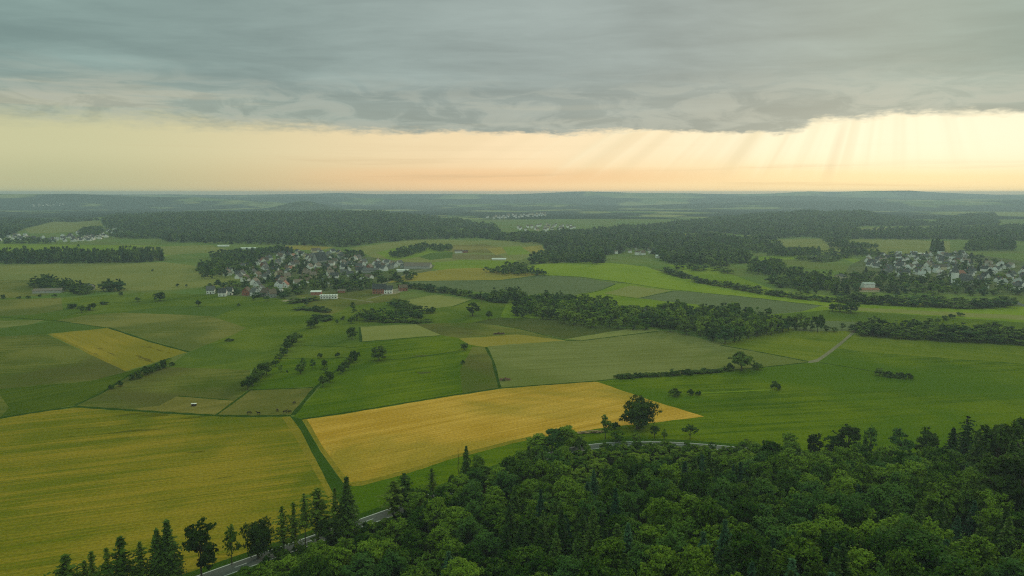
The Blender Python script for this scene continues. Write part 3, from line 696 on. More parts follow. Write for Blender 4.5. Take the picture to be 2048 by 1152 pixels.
# ------------------------------------------------------------------ trees one can point at
def one(kind, name, label, px, by, w, h, cat='tree', group=None, **kw):
    o = plant_px(name, kind, px, by, w, h, **kw); tag(o, label, cat, group); return o
one('oak', 'oak_tree', 'big dark spreading oak at the edge of the ripe wheat', 1276, 857, 74, 62)
one('bush', 'bush', 'small round bush tucked against the big oak by the wheat', 1231, 858, 20, 16, 'bush')
one('airy', 'field_tree', 'slim young tree with visible trunk beside the log heap', 1211, 878, 28, 50)
one('fruit', 'fruit_tree', 'thin pale fruit tree on the verge just beyond the big oak', 1309, 877, 26, 26)
one('fruit', 'fruit_tree', 'dark umbrella shaped fruit tree alone on the verge of the road bend', 1380, 878, 32, 29)
one('young', 'roadside_tree', 'pale rounded sapling on the verge below the big oak', 1236, 882, 30, 22)
one('young', 'roadside_tree', 'narrow sapling in front of the road bend, right of the pale one', 1272, 889, 20, 26)
one('young', 'roadside_tree', 'thin light sapling between the two fruit trees', 1328, 884, 14, 26)
one('bush', 'bush', 'largest round bush on the bright meadow near the wheat tip', 1348, 792, 26, 15, 'bush')
one('bush', 'bush', 'small round bush second from the wheat tip on the bright meadow', 1380, 790, 15, 12, 'bush')
one('bush', 'bush', 'tiny low bush at the start of the pale grass strip', 1396, 790, 13, 9, 'bush')
one('bush', 'bush', 'lone round bush at the far end of the pale grass strip', 1550, 779, 22, 17, 'bush')
one('field', 'field_tree', 'wide dome shaped tree at the end of the long hedge by the blue-green field', 1483, 741, 60, 37, i=1)
one('bush', 'bush', 'rounded bush against the right side of the wide dome tree', 1516, 739, 24, 16, 'bush')
one('bush', 'bush', 'rounded bush against the left side of the wide dome tree', 1458, 741, 22, 16, 'bush')
for px, by, w, h, t in [(1759,751,26,15,'leftmost and tallest'),(1778,754,24,12,'second from left'),(1797,756,24,12,'third from left'),(1816,758,22,12,'rightmost')]:
    one('bush', 'bush', f'{t} bush of the short row on the right meadow', px, by, w, h, 'bush', 'short bush row on the right meadow')
one('field', 'field_tree', 'round tree with a shadowy base alone in the centre green meadow', 758, 721, 35, 29, i=0)
one('field', 'field_tree', 'dense round tree at the left corner of the pale rectangular field', 704, 678, 24, 24)
one('field', 'field_tree', 'small round tree beside the yellow strip field', 929, 700, 18, 15)
one('bush', 'bush', 'tiny dark bush below the small tree at the olive strip', 925, 728, 11, 9, 'bush')
for px, by, w, h, t in [(640,716,12,10,'left'),(676,715,12,11,'middle'),(706,714,13,13,'right')]:
    one('field', 'field_tree', f'{t} one of three small round trees along the paddock hedge line', px, by, w, h, group='three trees on the paddock line')
for px, by, w, h, k, t in [(601,748,18,22,'field','darker front tree of the tall pair in the orchard paddock'),(607,741,15,26,'airy','taller back tree of the pair in the orchard paddock'),
        (626,737,14,19,'airy','slim airy tree in the middle of the orchard paddock'),(649,734,14,15,'field','small round tree above the star-like one in the orchard paddock'),
        (650,746,17,12,'fruit','low spreading tree near the corner clump of the orchard paddock'),(562,744,12,15,'airy','small airy tree by the left hedge of the orchard paddock'),(574,745,5,5,'bush','tiny dark shrub standing alone in the orchard paddock')]:
    one(k, 'orchard_tree', t, px, by, w, h, group='trees in the orchard paddock')
one('field', 'field_tree', 'darkest round tree at the foot of the slanting hedge', 646, 774, 23, 24)
one('field', 'field_tree', 'paler tree behind the darkest one at the hedge foot', 659, 765, 20, 24)
for i, (px, by, w, h) in enumerate([(682,748,18,18),(690,741,18,18),(698,733,18,19),(706,726,17,18),(713,721,17,20)]):
    one('field', 'hedge_tree', f'{ordn(i)} tree from the bottom in the short slanting tree row', px, by, w, h, group='short slanting tree row')
for i, (px, by, w, h) in enumerate([(496,780,26,22),(505,772,26,24),(514,764,28,28),(523,756,28,30),(533,750,26,28),(551,733,18,14),(558,722,17,15),(567,712,19,17),(575,703,24,22),(584,692,26,24),(593,684,24,20)]):
    one('field', 'hedge_tree', f'{ordn(i)} tree from the bottom in the long hedge left of the orchard', px, by, w, h, group='long tree hedge left of the orchard')
one('field', 'field_tree', 'tall leaning tree at the top end of the long left hedge', 622, 657, 20, 20)
one('field', 'field_tree', 'slightly taller partner of the leaning tree at the hedge top', 630, 654, 20, 24)
for i, (px, by, w, h) in enumerate([(224,778,13,10),(238,773,15,12),(263,760,17,13),(277,756,20,15),(289,750,22,18),(302,745,17,13),(315,740,20,14),(328,736,18,17),(343,731,13,7)]):
    one('bush', 'hedge_bush', f'{ordn(i)} bush from the left in the hedge below the small wheat', px, by, w, h, 'bush', 'hedge bushes below the small wheat field')
for px, by, w, h, k, t in [(320,602,25,19,'field','largest round tree in the left meadows'),(276,604,15,10,'field','flat round tree left of the largest meadow tree'),(397,613,15,13,'field','round tree right of the dark green strip field'),
        (242,592,10,9,'field','small tree right of the left farm wood'),(143,617,26,10,'bush','wide low bush above the tan left field'),(163,626,16,16,'field','dark tree next to the wide low bush'),(176,622,14,9,'bush','low shrub between two dark trees'),(186,621,17,16,'field','dark tree at the right of the low shrub'),
        (210,609,18,7,'bush','low bush below the farm wood'),(7,597,12,8,'bush','low bush at the picture edge by the tan field'),(38,597,10,5,'bush','first tiny bush on the tan field edge'),(56,597,10,6,'bush','second tiny bush on the tan field edge'),(79,594,7,6,'bush','smallest bush on the tan field edge'),(110,597,12,9,'fruit','small tree at the corner of the tan field'),
        (458,682,20,5,'bush','flat dark bush alone in the left green meadow'),(355,574,7,7,'field','left of two tiny trees on the far left meadow'),(373,575,6,7,'field','right of two tiny trees on the far left meadow'),(305,543,5,5,'field','tiny tree alone under the dark left wood'),
        (478,612,9,6,'bush','round bush below the white houses'),(508,600,12,10,'field','left dark tree below the rubble yard'),(534,602,13,11,'field','right dark tree below the rubble yard'),(613,612,10,9,'field','small tree in the rough ground by the white hall'),
        (706,621,13,18,'airy','slim dark tree right of the rough ground'),(709,624,11,8,'bush','little bush at the foot of the slim dark tree'),(703,647,15,13,'field','round tree left of the small central wood'),(674,648,8,10,'airy','thin tree on the pasture left of the central wood'),(686,640,10,8,'bush','low bush beside the thin pasture tree'),
        (860,626,23,13,'bush','wide dark bush under the pale paddock'),(945,632,27,28,'tall','broad square poplar-like tree on the centre green'),(978,639,16,18,'field','dark pointed tree right of the broad square one'),
        (1635,664,30,36,'field','tall conical tree standing at the end of the wood'),(1684,660,13,15,'airy','lollipop shaped little tree by the gravel path'),(1008,762,6,4,'bush','tiny bush beside the brown manure heap')]:
    one(k, 'field_tree' if k != 'bush' else 'bush', t, px, by, w, h, 'tree' if k != 'bush' else 'bush')
for px, by, w, h, t in [(1665,622,18,15,'left'),(1680,624,22,18,'middle'),(1702,626,32,23,'largest right')]:
    one('field', 'field_tree', f'{t} tree of the three on the pale strip field', px, by, w, h, group='three trees on the pale strip field')
for i, (px, by, w, h) in enumerate([(1876,643,15,7),(1890,640,16,9),(1905,636,16,9),(1921,632,16,8)]):
    one('bush', 'bush', f'{ordn(i)} bush from the left in the little row above the right tree belt', px, by, w, h, 'bush', 'little bush row above the right belt')
for i, (px, by, w, h) in enumerate([(1577,660,30,30),(1592,659,28,34),(1608,660,24,30),(1652,662,18,12),(1668,663,18,10),(1622,660,16,16)]):
    one('copse', 'hedge_tree', f'{ordn(i)} dark tree of the clump between wood and gravel path', px, by, w, h, group='dark clump between wood and path')
# ------------------------------------------------------------------ trees beside the road
def px_tree(kind, name, label, px, by, ty, w, **kw):
    if kind in ('larch', 'spruce', 'pine', 'cedar'): w *= 1.75 if kind == 'larch' else 1.3
    return one(kind, name, label, px, by, w, by-ty, **kw)
g1 = 'ragged trees along the lower road'
for k, px, by, ty, w, t in [
 ('larch',137,1205,1110,58,'leftmost sparse larch at the bottom edge of the wheat'),('larch',174,1196,1121,30,'short larch second from the left in the roadside row'),('larch',189,1196,1102,34,'thin larch third from the left in the roadside row'),
 ('larch',219,1192,1095,38,'dark narrow larch fourth in the roadside row'),('larch',248,1188,1074,52,'bushy larch fifth in the roadside row'),('larch',286,1184,1083,38,'dull green larch sixth in the roadside row'),
 ('spruce',320,1176,1056,42,'broad spruce just left of the tallest roadside spruce'),('spruce',341,1172,1039,46,'tallest spruce in the lower left roadside row'),
 ('tall',404,1164,1037,62,'large leafy columnar tree beside the visible start of the road'),('airy',464,1128,1047,32,'thin ragged tree right of the columnar leafy one'),('oak',517,1116,1037,58,'wide dense roadside tree with drooping left branches'),
 ('larch',567,1104,1012,34,'sparse larch left of the bare trunked pine'),('larch',590,1102,1004,30,'narrow sparse larch next to the pine'),('pine',612,1104,986,34,'tall pine with a long bare trunk crossing the road'),('larch',638,1090,976,42,'wide topped larch above the road'),('larch',672,1070,974,30,'slender larch by the end of the grass track'),
 ('spruce',696,1068,952,40,'dark pointed spruce at the field entrance'),('larch',789,1036,961,36,'dense dark larch by the straight of the road'),('cedar',810,1024,946,46,'flat tiered cedar-like tree by the road'),('larch',864,996,936,26,'thin larch in front of the green verge'),
 ('spruce',933,973,891,24,'narrow dark spruce beside the dead snag'),('broad',957,962,907,32,'round tree right of the narrow dark spruce'),('field',907,982,950,28,'dark round tree left of the dead snag'),('field',840,1010,978,32,'round dark tree screening the road'),
 ('tall',661,1100,1032,46,'bulky dark evergreen bush hiding the road'),('bush',270,1176,1132,36,'dark rounded bush below the roadside spruces'),('bush',560,1118,1092,38,'dark bush under the sparse larches'),('bush',600,1108,1090,38,'low dark bush under the pine'),
 ('tall',1695,922,847,48,'tallest leafy tree of the upper roadside row'),('airy',1666,918,863,42,'paler tree leaning on the tallest upper roadside tree'),('airy',1740,924,850,30,'narrow airy tree alone in the upper roadside row'),('airy',1798,932,856,54,'twin trunked open tree of the upper roadside row'),
 ('tall',1851,934,855,46,'full leafy tree left of the tall spruce pair'),('spruce',1901,940,853,34,'dark shorter spruce of the right pair'),('cedar',1928,936,831,42,'tall tiered spruce rising above the right meadow'),('spruce',1945,985,868,28,'slim brownish conifer in front of the tall spruces'),
 ('broad',1577,912,865,40,'light leafy tree left in the upper roadside row'),('spruce',1593,985,893,42,'dark spruce below the upper roadside row'),('tall',1627,922,865,30,'small dark oval tree in the upper roadside row'),('broad',1074,905,868,44,'leafy tree screening the road where it leaves the wheat corner'),('broad',1104,902,858,48,'full round tree over the road left of the log pile'),('broad',1134,899,850,46,'tallest round tree over the road left of the log pile'),('young',1156,892,866,32,'smaller round tree nearest the log pile'),('field',1160,905,876,34,'low rounded tree in front of the smaller one by the log pile'),('young',1495,903,877,20,'small pointed sapling at the road end of the young plantation')]:
    px_tree(k, 'roadside_tree' if k not in ('bush',) else 'bush', t, px, by, ty, w, cat='tree' if k != 'bush' else 'bush', group=g1 if px < 1000 else 'trees along the upper road')
for k, px, by, ty, w, t in [('tall',1968,1000,862,70,'dark tree left of the huge right corner tree'),('tall',1990,1060,900,84,'dark tree standing in front of the huge corner tree'),('tall',2036,1075,905,84,'dark leafy tree low at the right picture edge'),('tall',1992,1012,838,84,'huge dark tree at the right forest corner'),('tall',2030,1000,834,72,'dark tree cut by the right picture edge'),('spruce',1968,1010,872,40,'brown stemmed conifer in the right forest corner'),('spruce',2012,1030,880,46,'dark conifer below the huge right corner tree'),('spruce',2046,1030,870,48,'dark conifer at the very right edge'),
 ('blue',1403,1180,1062,62,'blue-green spruce low in the forest foreground'),('blue',1540,1185,1072,56,'bluish young spruce left of the foreground pair'),('spruce',1602,1190,1062,58,'middle spruce of the foreground group'),('blue',1668,1195,1085,60,'right bluish spruce of the foreground group'),('young',1206,1180,1103,66,'bright yellow-green young tree at the bottom of the forest'),
 ('big',1810,1195,1040,150,'largest rounded crown in the lower right forest'),('big',1672,1110,985,110,'broad bright crown rising beside the dark gap'),('big',1778,1090,965,96,'rounded crown above the largest lower right one')]:
    o = px_tree(k, 'forest_tree', t, px, by, ty, w)
    if 'yellow-green' in t:
        c_ = [c for c in o.children if c.name.startswith('crown')][0]; c_.data = c_.data.copy(); c_.data.materials[0] = L_LIGHT
# dead snag
sx, sy, sz = at(917, 972); sh = top_z(sy, 893)-sz
o = link('dead_tree', None, None, (sx, sy, sz)); tag(o, 'bare dead conifer snag standing by the road', 'dead tree')
link('trunk', straight_trunk(sh, .20, 77).mesh('dead_trunk', BARK, True), o)
b = MB(); r_ = np.random.default_rng(5)
for k in range(26):
    z = r_.uniform(.3, .98)*sh; th = r_.uniform(0, 6.28); L = r_.uniform(.6, 2.4)*(1.15-z/sh)
    b.tube([(0, 0, z), (math.cos(th)*L*.6, math.sin(th)*L*.6, z+.05), (math.cos(th)*L, math.sin(th)*L, z-.3*L)], [.06, .04, .015], 4)
link('crown', b.mesh('dead_crown', BARK), o)
# ------------------------------------------------------------------ the foreground forest
OCC = [(o.location.x, o.location.y, max(2.2, 3.0*o.scale[0])) for o in COL.objects if o.parent is None and o.type == 'EMPTY' and o.location.y < 420]
taken = [(a, b, c) for a, b, c in OCC]; forest = {'forest_tree': [], 'forest_spruce': [], 'sapling': [], 'understory_bush': []}
cand = np.stack([rng.uniform(-150, 330, 26000), rng.uniform(62, 352, 26000)], 1)
cd = (np.interp(cand[:, 0], HX, HY)-cand[:, 1])*np.interp(cand[:, 0], HX, HC); cz_ = height(cand[:, 0], cand[:, 1])
cpx, cpy = proj(cand[:, 0], cand[:, 1], cz_); tpx, tpy = proj(cand[:, 0], cand[:, 1], cz_+15)
acc = []
for (x, y), d, z, px, py, ty in zip(cand, cd, cz_, cpx, cpy, tpy):
    if d < 10.5 or px < 330 or px > 2110 or ty > 1165 or ty < 700: continue
    if px < 830:
        if d < 22: k, h, w_ = 'bush' if rng.random() < .55 else 'young', rng.uniform(3, 6), 4.6
        elif d < 40: k, h, w_ = 'broad', rng.uniform(7, 11), 6.4
        else: k, h, w_ = 'broad', rng.uniform(12, 17), 8.6
    elif px < 1140:
        if d < 24: k, h, w_ = 'broad', rng.uniform(8, 12), 7.0
        else: k, h, w_ = 'broad', rng.uniform(12, 16), 8.2
    elif px < 1480 and d < 62: k, h, w_ = 'young', (rng.uniform(2.8, 5.2) if d < 22 else rng.uniform(3.6, 6.2))+d*.02, (3.2 if d < 22 else 4.5)
    elif px < 1700 and d < 40: k, h, w_ = 'young', rng.uniform(6, 9), 5.4
    elif d < 24: k, h, w_ = 'young' if rng.random() < .6 else 'broad', rng.uniform(6, 9), 6.0
    else: k, h, w_ = 'broad', rng.uniform(13, 18), 8.8
    if k == 'broad' and d > 24 and h > 10:
        cl = math.sin(x*.055+1)*math.sin(y*.06+2.2)+.4*math.sin(x*.13+y*.09)
        if cl > .70 or rng.random() < .06: k, h, w_ = ('blue' if rng.random() < .3 else 'spruce'), rng.uniform(13, 19), 6.0
    rr = w_*.90/2
    if any((x-a)**2+(y-b_)**2 < (rr+c_)**2 for a, b_, c_ in acc if abs(a-x) < 12 and abs(b_-y) < 12): continue
    if any((x-a)**2+(y-b_)**2 < (c_+1.0)**2 for a, b_, c_ in taken): continue
    # the dark gap in the right part of the wood
    if (px-1752)**2/34**2+(py-1075)**2/62**2 < 1: continue
    acc.append((x, y, rr))
    nm = {'broad': 'forest_tree', 'spruce': 'forest_spruce', 'blue': 'forest_spruce', 'young': 'sapling', 'bush': 'understory_bush'}[k]
    wd = {'broad': 1.18, 'spruce': 1.15, 'blue': 1.15, 'young': 1.25, 'bush': 1.3}[k]*w_*rng.uniform(.9, 1.15)
    if len(forest[nm]) >= 300: continue
    forest[nm].append(plant(nm, k, float(x), float(y), float(h), float(wd), float(z)))
print('FOREST', {k: len(v) for k, v in forest.items()})
label_rows(forest['forest_tree'], 'rounded broadleaf forest tree', 'in the forest', 'tree', 'broadleaf trees of the foreground forest')
label_rows(forest['forest_spruce'], 'pointed dark forest spruce', 'in the forest', 'tree', 'spruces of the foreground forest')
label_rows(forest['sapling'], 'young leafy tree below the road', 'in the plantation', 'tree', 'young trees below the road')
label_rows(forest['understory_bush'], 'green bush along the road edge', 'beside the lower road', 'bush', 'bushes along the lower road')
# ------------------------------------------------------------------ copses and tree belts in the middle distance
def scatter(pts, gap, seed):
    """evenly spread points in a polygon given in photo pixels, laid out on the land"""
    P_ = unproj([p[0] for p in densify(pts, 20)], [p[1] for p in densify(pts, 20)]); r = np.random.default_rng(seed)
    lo, hi_ = P_.min(0), P_.max(0); n = int(4*(hi_-lo).prod()/gap**2)+50; C_ = r.uniform(lo, hi_, (min(n, 60000), 2)); C_ = C_[inside(P_, C_[:, 0], C_[:, 1])]
    cell = {}; out = []
    for x, y in C_:
        k = (int(x//gap), int(y//gap))
        if any((x-a)**2+(y-b)**2 < gap*gap for i in (-1,0,1) for j in (-1,0,1) for a, b in cell.get((k[0]+i, k[1]+j), ())): continue
        cell.setdefault(k, []).append((x, y)); out.append((float(x), float(y)))
    return out
def copse(pts, gap, h, kinds, name, base, where, group, seed=1, per=16):
    os_ = []
    for x, y in scatter(pts, gap, seed):
        k = kinds[int(rng.integers(len(kinds)))]; hh = h*rng.uniform(.75, 1.2)
        os_.append(plant(name, k, x, y, hh, gap*1.45*rng.uniform(.85, 1.2)))
    label_rows(os_, base, where, 'tree', group, per); return os_
def belt(line, gap, h, kinds, name, base, where, group, cat='tree', jit=1.6, wf=1.9):
    P_ = unproj([p[0] for p in line], [p[1] for p in line]); L = np.r_[0, np.cumsum(np.hypot(*np.diff(P_, axis=0).T))]; os_ = []
    for s in np.arange(0, L[-1], gap):
        x = float(np.interp(s, L, P_[:, 0])+rng.normal(0, jit)); y = float(np.interp(s, L, P_[:, 1])+rng.normal(0, jit)); hh = h*rng.uniform(.65, 1.25)
        k = kinds[int(rng.integers(len(kinds)))]; os_.append(plant(name, k, x, y, hh, gap*wf*rng.uniform(.85, 1.25)))
    label_rows(os_, base, where, cat, group, 60); return os_
copse([(1028,634),(1040,612),(1085,602),(1140,606),(1200,612),(1225,612),(1230,626),(1180,636),(1118,640),(1080,638)], 8.2, 12, ['copse','copse','lightcopse'], 'copse_tree', 'rounded tree in the central copse', 'of its left lobe', 'trees of the central copse', 21)
copse([(1116,646),(1125,628),(1230,628),(1300,634),(1380,644),(1300,661),(1200,656)], 8.2, 11.5, ['lightcopse','lightcopse','copse'], 'copse_tree', 'pale leafy tree in the central copse', 'of its middle', 'trees of the central copse', 22)
copse([(1290,640),(1330,628),(1400,626),(1490,632),(1560,650),(1566,664),(1500,682),(1452,690),(1380,672),(1310,661)], 8.2, 13, ['copse','copse','copse','lightcopse'], 'copse_tree', 'dark tree in the central copse', 'of its right end', 'trees of the central copse', 23)
copse([(985,605),(992,596),(1030,592),(1052,600),(1046,610),(1000,608)], 8, 13, ['copse'], 'copse_tree', 'tall tree left of the central copse', 'of a small group', 'group left of the central copse', 24)
belt([(1255,622),(1290,625),(1330,628),(1380,631)], 9, 8, ['copse'], 'copse_tree', 'small dark tree behind the copse', 'of the tower row', 'row beside the tower')
for y0, nm in ((672, 'front'), (666, 'middle'), (660, 'back')):
    belt([(1726,y0-2),(1800,y0+4),(1900,y0+10),(2000,y0+15),(2110,y0+20)], 8.5, 10.5, ['copse'], 'belt_tree', 'dark tree in the right belt', f'in the {nm} row', 'dense tree belt on the right', wf=1.9)
copse([(712,642),(722,634),(830,628),(842,636),(838,643),(760,645)], 7.5, 7.5, ['copse','copse','lightcopse'], 'copse_tree', 'tree in the small oblong wood', 'of its patch', 'small oblong wood above the pale field', 25)
belt([(776,644),(810,645),(860,645)], 6, 3.6, ['lightcopse'], 'hedge_bush', 'pale green bush below the oblong wood', 'in its row', 'pale bushes below the oblong wood', 'bush')
belt([(788,608),(806,614),(826,622),(842,628)], 8, 6.5, ['copse'], 'hedge_tree', 'hedge tree beside the pale paddock', 'in the hedge', 'hedge beside the pale paddock')
belt([(827,576),(862,582),(920,590),(962,598),(1010,606)], 7.5, 7, ['copse','copse','shrub'], 'hedge_tree', 'tree in the long hedge under the grey crop', 'in the hedge', 'long hedge under the grey crop')
belt([(1330,546),(1352,550),(1372,556)], 9, 9, ['copse'], 'hedge_tree', 'dark tree on the brow of the bright field', 'in the group', 'trees at the brow of the bright field')
belt([(1386,563),(1435,571),(1480,579),(1520,586)], 9, 7.5, ['copse'], 'hedge_tree', 'round tree in the hedge over the bright field', 'in the upper hedge', 'upper hedge over the bright field')
belt([(1530,588),(1580,595),(1640,601),(1690,606)], 9, 6.5, ['copse','shrub'], 'hedge_tree', 'low tree in the hedge over the bright field', 'in the lower hedge', 'lower hedge over the bright field')
for yo, nm in ((0, 'front'), (-4, 'back')):
    belt([(1690,606+yo),(1760,609+yo),(1840,613+yo),(1940,616+yo),(2024,614+yo)], 9.5, 9, ['copse'], 'belt_tree', 'dark tree in the village-side belt', f'in the {nm} row', 'tree belt below the right village', wf=1.9)
belt([(1238,757),(1290,753),(1340,750),(1400,746),(1448,742)], 3.4, 2.6, ['bush'], 'hedge_bush', 'low bush in the hedge under the blue-green field', 'in the hedge', 'low hedge under the blue-green field', 'bush', .7, 2.3)
one('airy', 'field_tree', 'thin bare-looking tree poking above the long low hedge', 1345, 752, 12, 16)
copse([(62,573),(90,566),(118,572),(118,580),(80,580)], 9, 13, ['copse'], 'farm_tree', 'dark tree behind the left farm', 'of its grove', 'grove behind the left farm', 31)
copse([(124,581),(136,570),(150,580),(185,586),(188,588),(160,590),(140,588)], 9, 12, ['copse'], 'farm_tree', 'dark tree beside the left farm', 'of its grove', 'grove beside the left farm', 32)
copse([(205,583),(208,574),(240,576),(242,583),(225,585)], 9, 12, ['copse'], 'farm_tree', 'dark tree right of the left farm', 'of its grove', 'grove right of the left farm', 33)
belt([(85,584),(105,583),(120,582)], 9, 6, ['copse'], 'farm_tree', 'small tree in front of the long barn', 'in its row', 'trees in front of the long barn')
belt([(590,606),(610,603),(640,600)], 8, 5, ['copse','shrub'], 'hedge_tree', 'rough tree below the white hall', 'in the upper row', 'rough trees below the white hall')
belt([(600,618),(640,622),(664,626)], 8, 4, ['copse','shrub'], 'hedge_bush', 'rough bush on the dry slope', 'in the slope row', 'rough bushes on the dry slope', 'bush')
belt([(640,637),(660,640)], 7, 3.6, ['shrub'], 'hedge_bush', 'dark shrub in the short pasture hedge', 'in the hedge', 'short pasture hedge', 'bush')
# ------------------------------------------------------------------ far woods: masses nobody could count
def gn_wood(name, pts2, hs, kinds, gap):
    me = bpy.data.meshes.new(name); z = height(pts2[:, 0], pts2[:, 1]); co = np.c_[pts2, z].astype(np.float32)
    me.vertices.add(len(co)); me.vertices.foreach_set('co', co.ravel())
    for an, dat in (('sx', gap), ('sz', hs)):
        a = me.attributes.new(an, 'FLOAT', 'POINT'); a.data.foreach_set('value', np.asarray(dat, np.float32))
    o = link(name, me); tag(o, kind='stuff'); ps = [p for k in kinds for p in PROTO[k]]
    ng = bpy.data.node_groups.new('wood', 'GeometryNodeTree'); ng.interface.new_socket('Geometry', in_out='INPUT', socket_type='NodeSocketGeometry'); ng.interface.new_socket('Geometry', in_out='OUTPUT', socket_type='NodeSocketGeometry')
    N = ng.nodes; Lk = ng.links; gi = N.new('NodeGroupInput'); go = N.new('NodeGroupOutput'); jn = N.new('GeometryNodeJoinGeometry')
    mp = N.new('GeometryNodeMeshToPoints'); Lk.new(gi.outputs[0], mp.inputs[0])
    idx = N.new('GeometryNodeInputIndex'); md = N.new('ShaderNodeMath'); md.operation = 'MODULO'; Lk.new(idx.outputs[0], md.inputs[0]); md.inputs[1].default_value = len(ps)
    rv = N.new('FunctionNodeRandomValue'); rv.data_type = 'FLOAT'; rv.inputs[2].default_value = 0; rv.inputs[3].default_value = 6.283
    cr = N.new('ShaderNodeCombineXYZ'); Lk.new(rv.outputs[1], cr.inputs[2])
    ax_, az_ = N.new('GeometryNodeInputNamedAttribute'), N.new('GeometryNodeInputNamedAttribute')
    for n_, an in ((ax_, 'sx'), (az_, 'sz')): n_.data_type = 'FLOAT'; n_.inputs[0].default_value = an
    for i, p in enumerate(ps):
        eq = N.new('FunctionNodeCompare'); eq.data_type = 'FLOAT'; eq.operation = 'EQUAL'; Lk.new(md.outputs[0], eq.inputs[0]); eq.inputs[1].default_value = i; eq.inputs['Epsilon'].default_value = .1
        oi = N.new('GeometryNodeObjectInfo'); oi.inputs[0].default_value = FARO[p['whole'].name]; oi.inputs['As Instance'].default_value = True
        ip = N.new('GeometryNodeInstanceOnPoints'); sc = N.new('ShaderNodeCombineXYZ')
        mx, mz = N.new('ShaderNodeMath'), N.new('ShaderNodeMath')
        for m_, a_, k_ in ((mx, ax_, 1/p['W']), (mz, az_, 1/p['H'])): m_.operation = 'MULTIPLY'; Lk.new(a_.outputs[0], m_.inputs[0]); m_.inputs[1].default_value = k_
        Lk.new(mx.outputs[0], sc.inputs[0]); Lk.new(mx.outputs[0], sc.inputs[1]); Lk.new(mz.outputs[0], sc.inputs[2])
        Lk.new(mp.outputs[0], ip.inputs[0]); Lk.new(eq.outputs[0], ip.inputs[1]); Lk.new(oi.outputs['Geometry'], ip.inputs[2]); Lk.new(cr.outputs[0], ip.inputs[5]); Lk.new(sc.outputs[0], ip.inputs[6]); Lk.new(ip.outputs[0], jn.inputs[0])
    Lk.new(jn.outputs[0], go.inputs[0]); md_ = o.modifiers.new('trees', 'NODES'); md_.node_group = ng; return o
FARO = {}
for k in ('far', 'farspruce', 'copse', 'shrub'):
    for p in PROTO[k]: FARO[p['whole'].name] = bpy.data.objects.new(k, p['whole'])       # sources for the woods, never linked to the scene
def wood(name, polys, gap, h, kinds, seed, holes=()):
    P_ = np.concatenate([np.array(scatter(p, gap, seed+i)).reshape(-1, 2) for i, p in enumerate(polys)])
    for hpoly in holes:
        H_ = unproj([p[0] for p in hpoly], [p[1] for p in hpoly]); P_ = P_[~inside(H_, P_[:, 0], P_[:, 1])]
    r = np.random.default_rng(seed); n = len(P_)
    lf = 1+.22*np.sin(P_[:, 0]/47+P_[:, 1]/83)*np.sin(P_[:, 1]/61-P_[:, 0]/120)+.12*np.sin(P_[:, 0]/19)
    ed = np.sin(P_[:, 0]/38+1.7*np.sin(P_[:, 1]/55))*np.sin(P_[:, 1]/46+1.3*np.sin(P_[:, 0]/70)); ok = ed < .86; P_, lf = P_[ok], lf[ok]; n = len(P_)
    hs = h*r.uniform(.7, 1.25, n)*lf; return gn_wood(name, P_, hs, kinds, gap*r.uniform(1.1, 1.8, n))
wood('woodland', [[(-500,531),(0,528),(290,526),(330,523),(322,517),(250,514),(-500,516)]], 8, 17, ['far','far','farspruce'], 41)
wood('woodland', [[(326,474),(330,484),(400,485),(440,488),(550,489),(650,493),(690,495),(760,485),(850,479),(960,476),(1010,476),(1000,470),(990,455),(920,443),(850,436),(760,428),(600,428),(420,429),(300,431),(212,436),(205,444),(212,457),(262,464)]], 10.5, 14, ['far','far','farspruce'], 42, [[(905,464),(918,458),(990,457.5),(985,465)]])
wood('woodland', [[(-500,450),(0,441),(150,444),(198,440.5),(105,443),(48,457),(0,480),(-500,482)]], 11, 14, ['far','farspruce'], 43)
wood('woodland', [[(1060,528),(1076,515),(1150,505),(1205,510),(1206,529),(1130,526)],[(960,476),(1000,470),(1080,470),(1200,462),(1240,470),(1250,505),(1200,512),(1095,506),(1088,490)],[(1240,470),(1360,470),(1372,476),(1420,474),(1480,478),(1560,492),(1563,505),(1490,506),(1500,524),(1440,536),(1395,530),(1340,528),(1310,510),(1290,500),(1260,500)]], 9.5, 13, ['far','far','farspruce'], 44)
wood('woodland', [[(1215,462),(1262,456),(1350,449),(1450,437),(1520,431),(1600,426),(1680,428),(1725,427),(1782,436),(1860,449),(1830,453),(1720,452),(1709,458),(1710,464),(1700,478),(1690,487),(1652,487),(1645,476),(1600,474),(1560,478),(1515,484),(1505,470),(1420,467),(1330,467),(1240,470)]], 10.5, 14, ['far','far','farspruce'], 45, [[(1545,464),(1560,459),(1580,462),(1560,466)]])
wood('woodland', [[(1700,478),(1712,464),(1790,463),(1900,459),(2048,455),(2700,452),(2700,486),(2048,482),(1900,479)]], 11, 14, ['far','farspruce'], 46)
wood('woodland', [[(535,424),(550,416),(575,409.5),(605,404),(632,407),(660,415),(705,424)]], 13, 10, ['far'], 55)
wood('woodland', [[(1848,452),(1890,440),(1920,433),(1950,430),(1986,428),(1992,436),(1998,448),(1920,452)]], 12, 12, ['far'], 47)
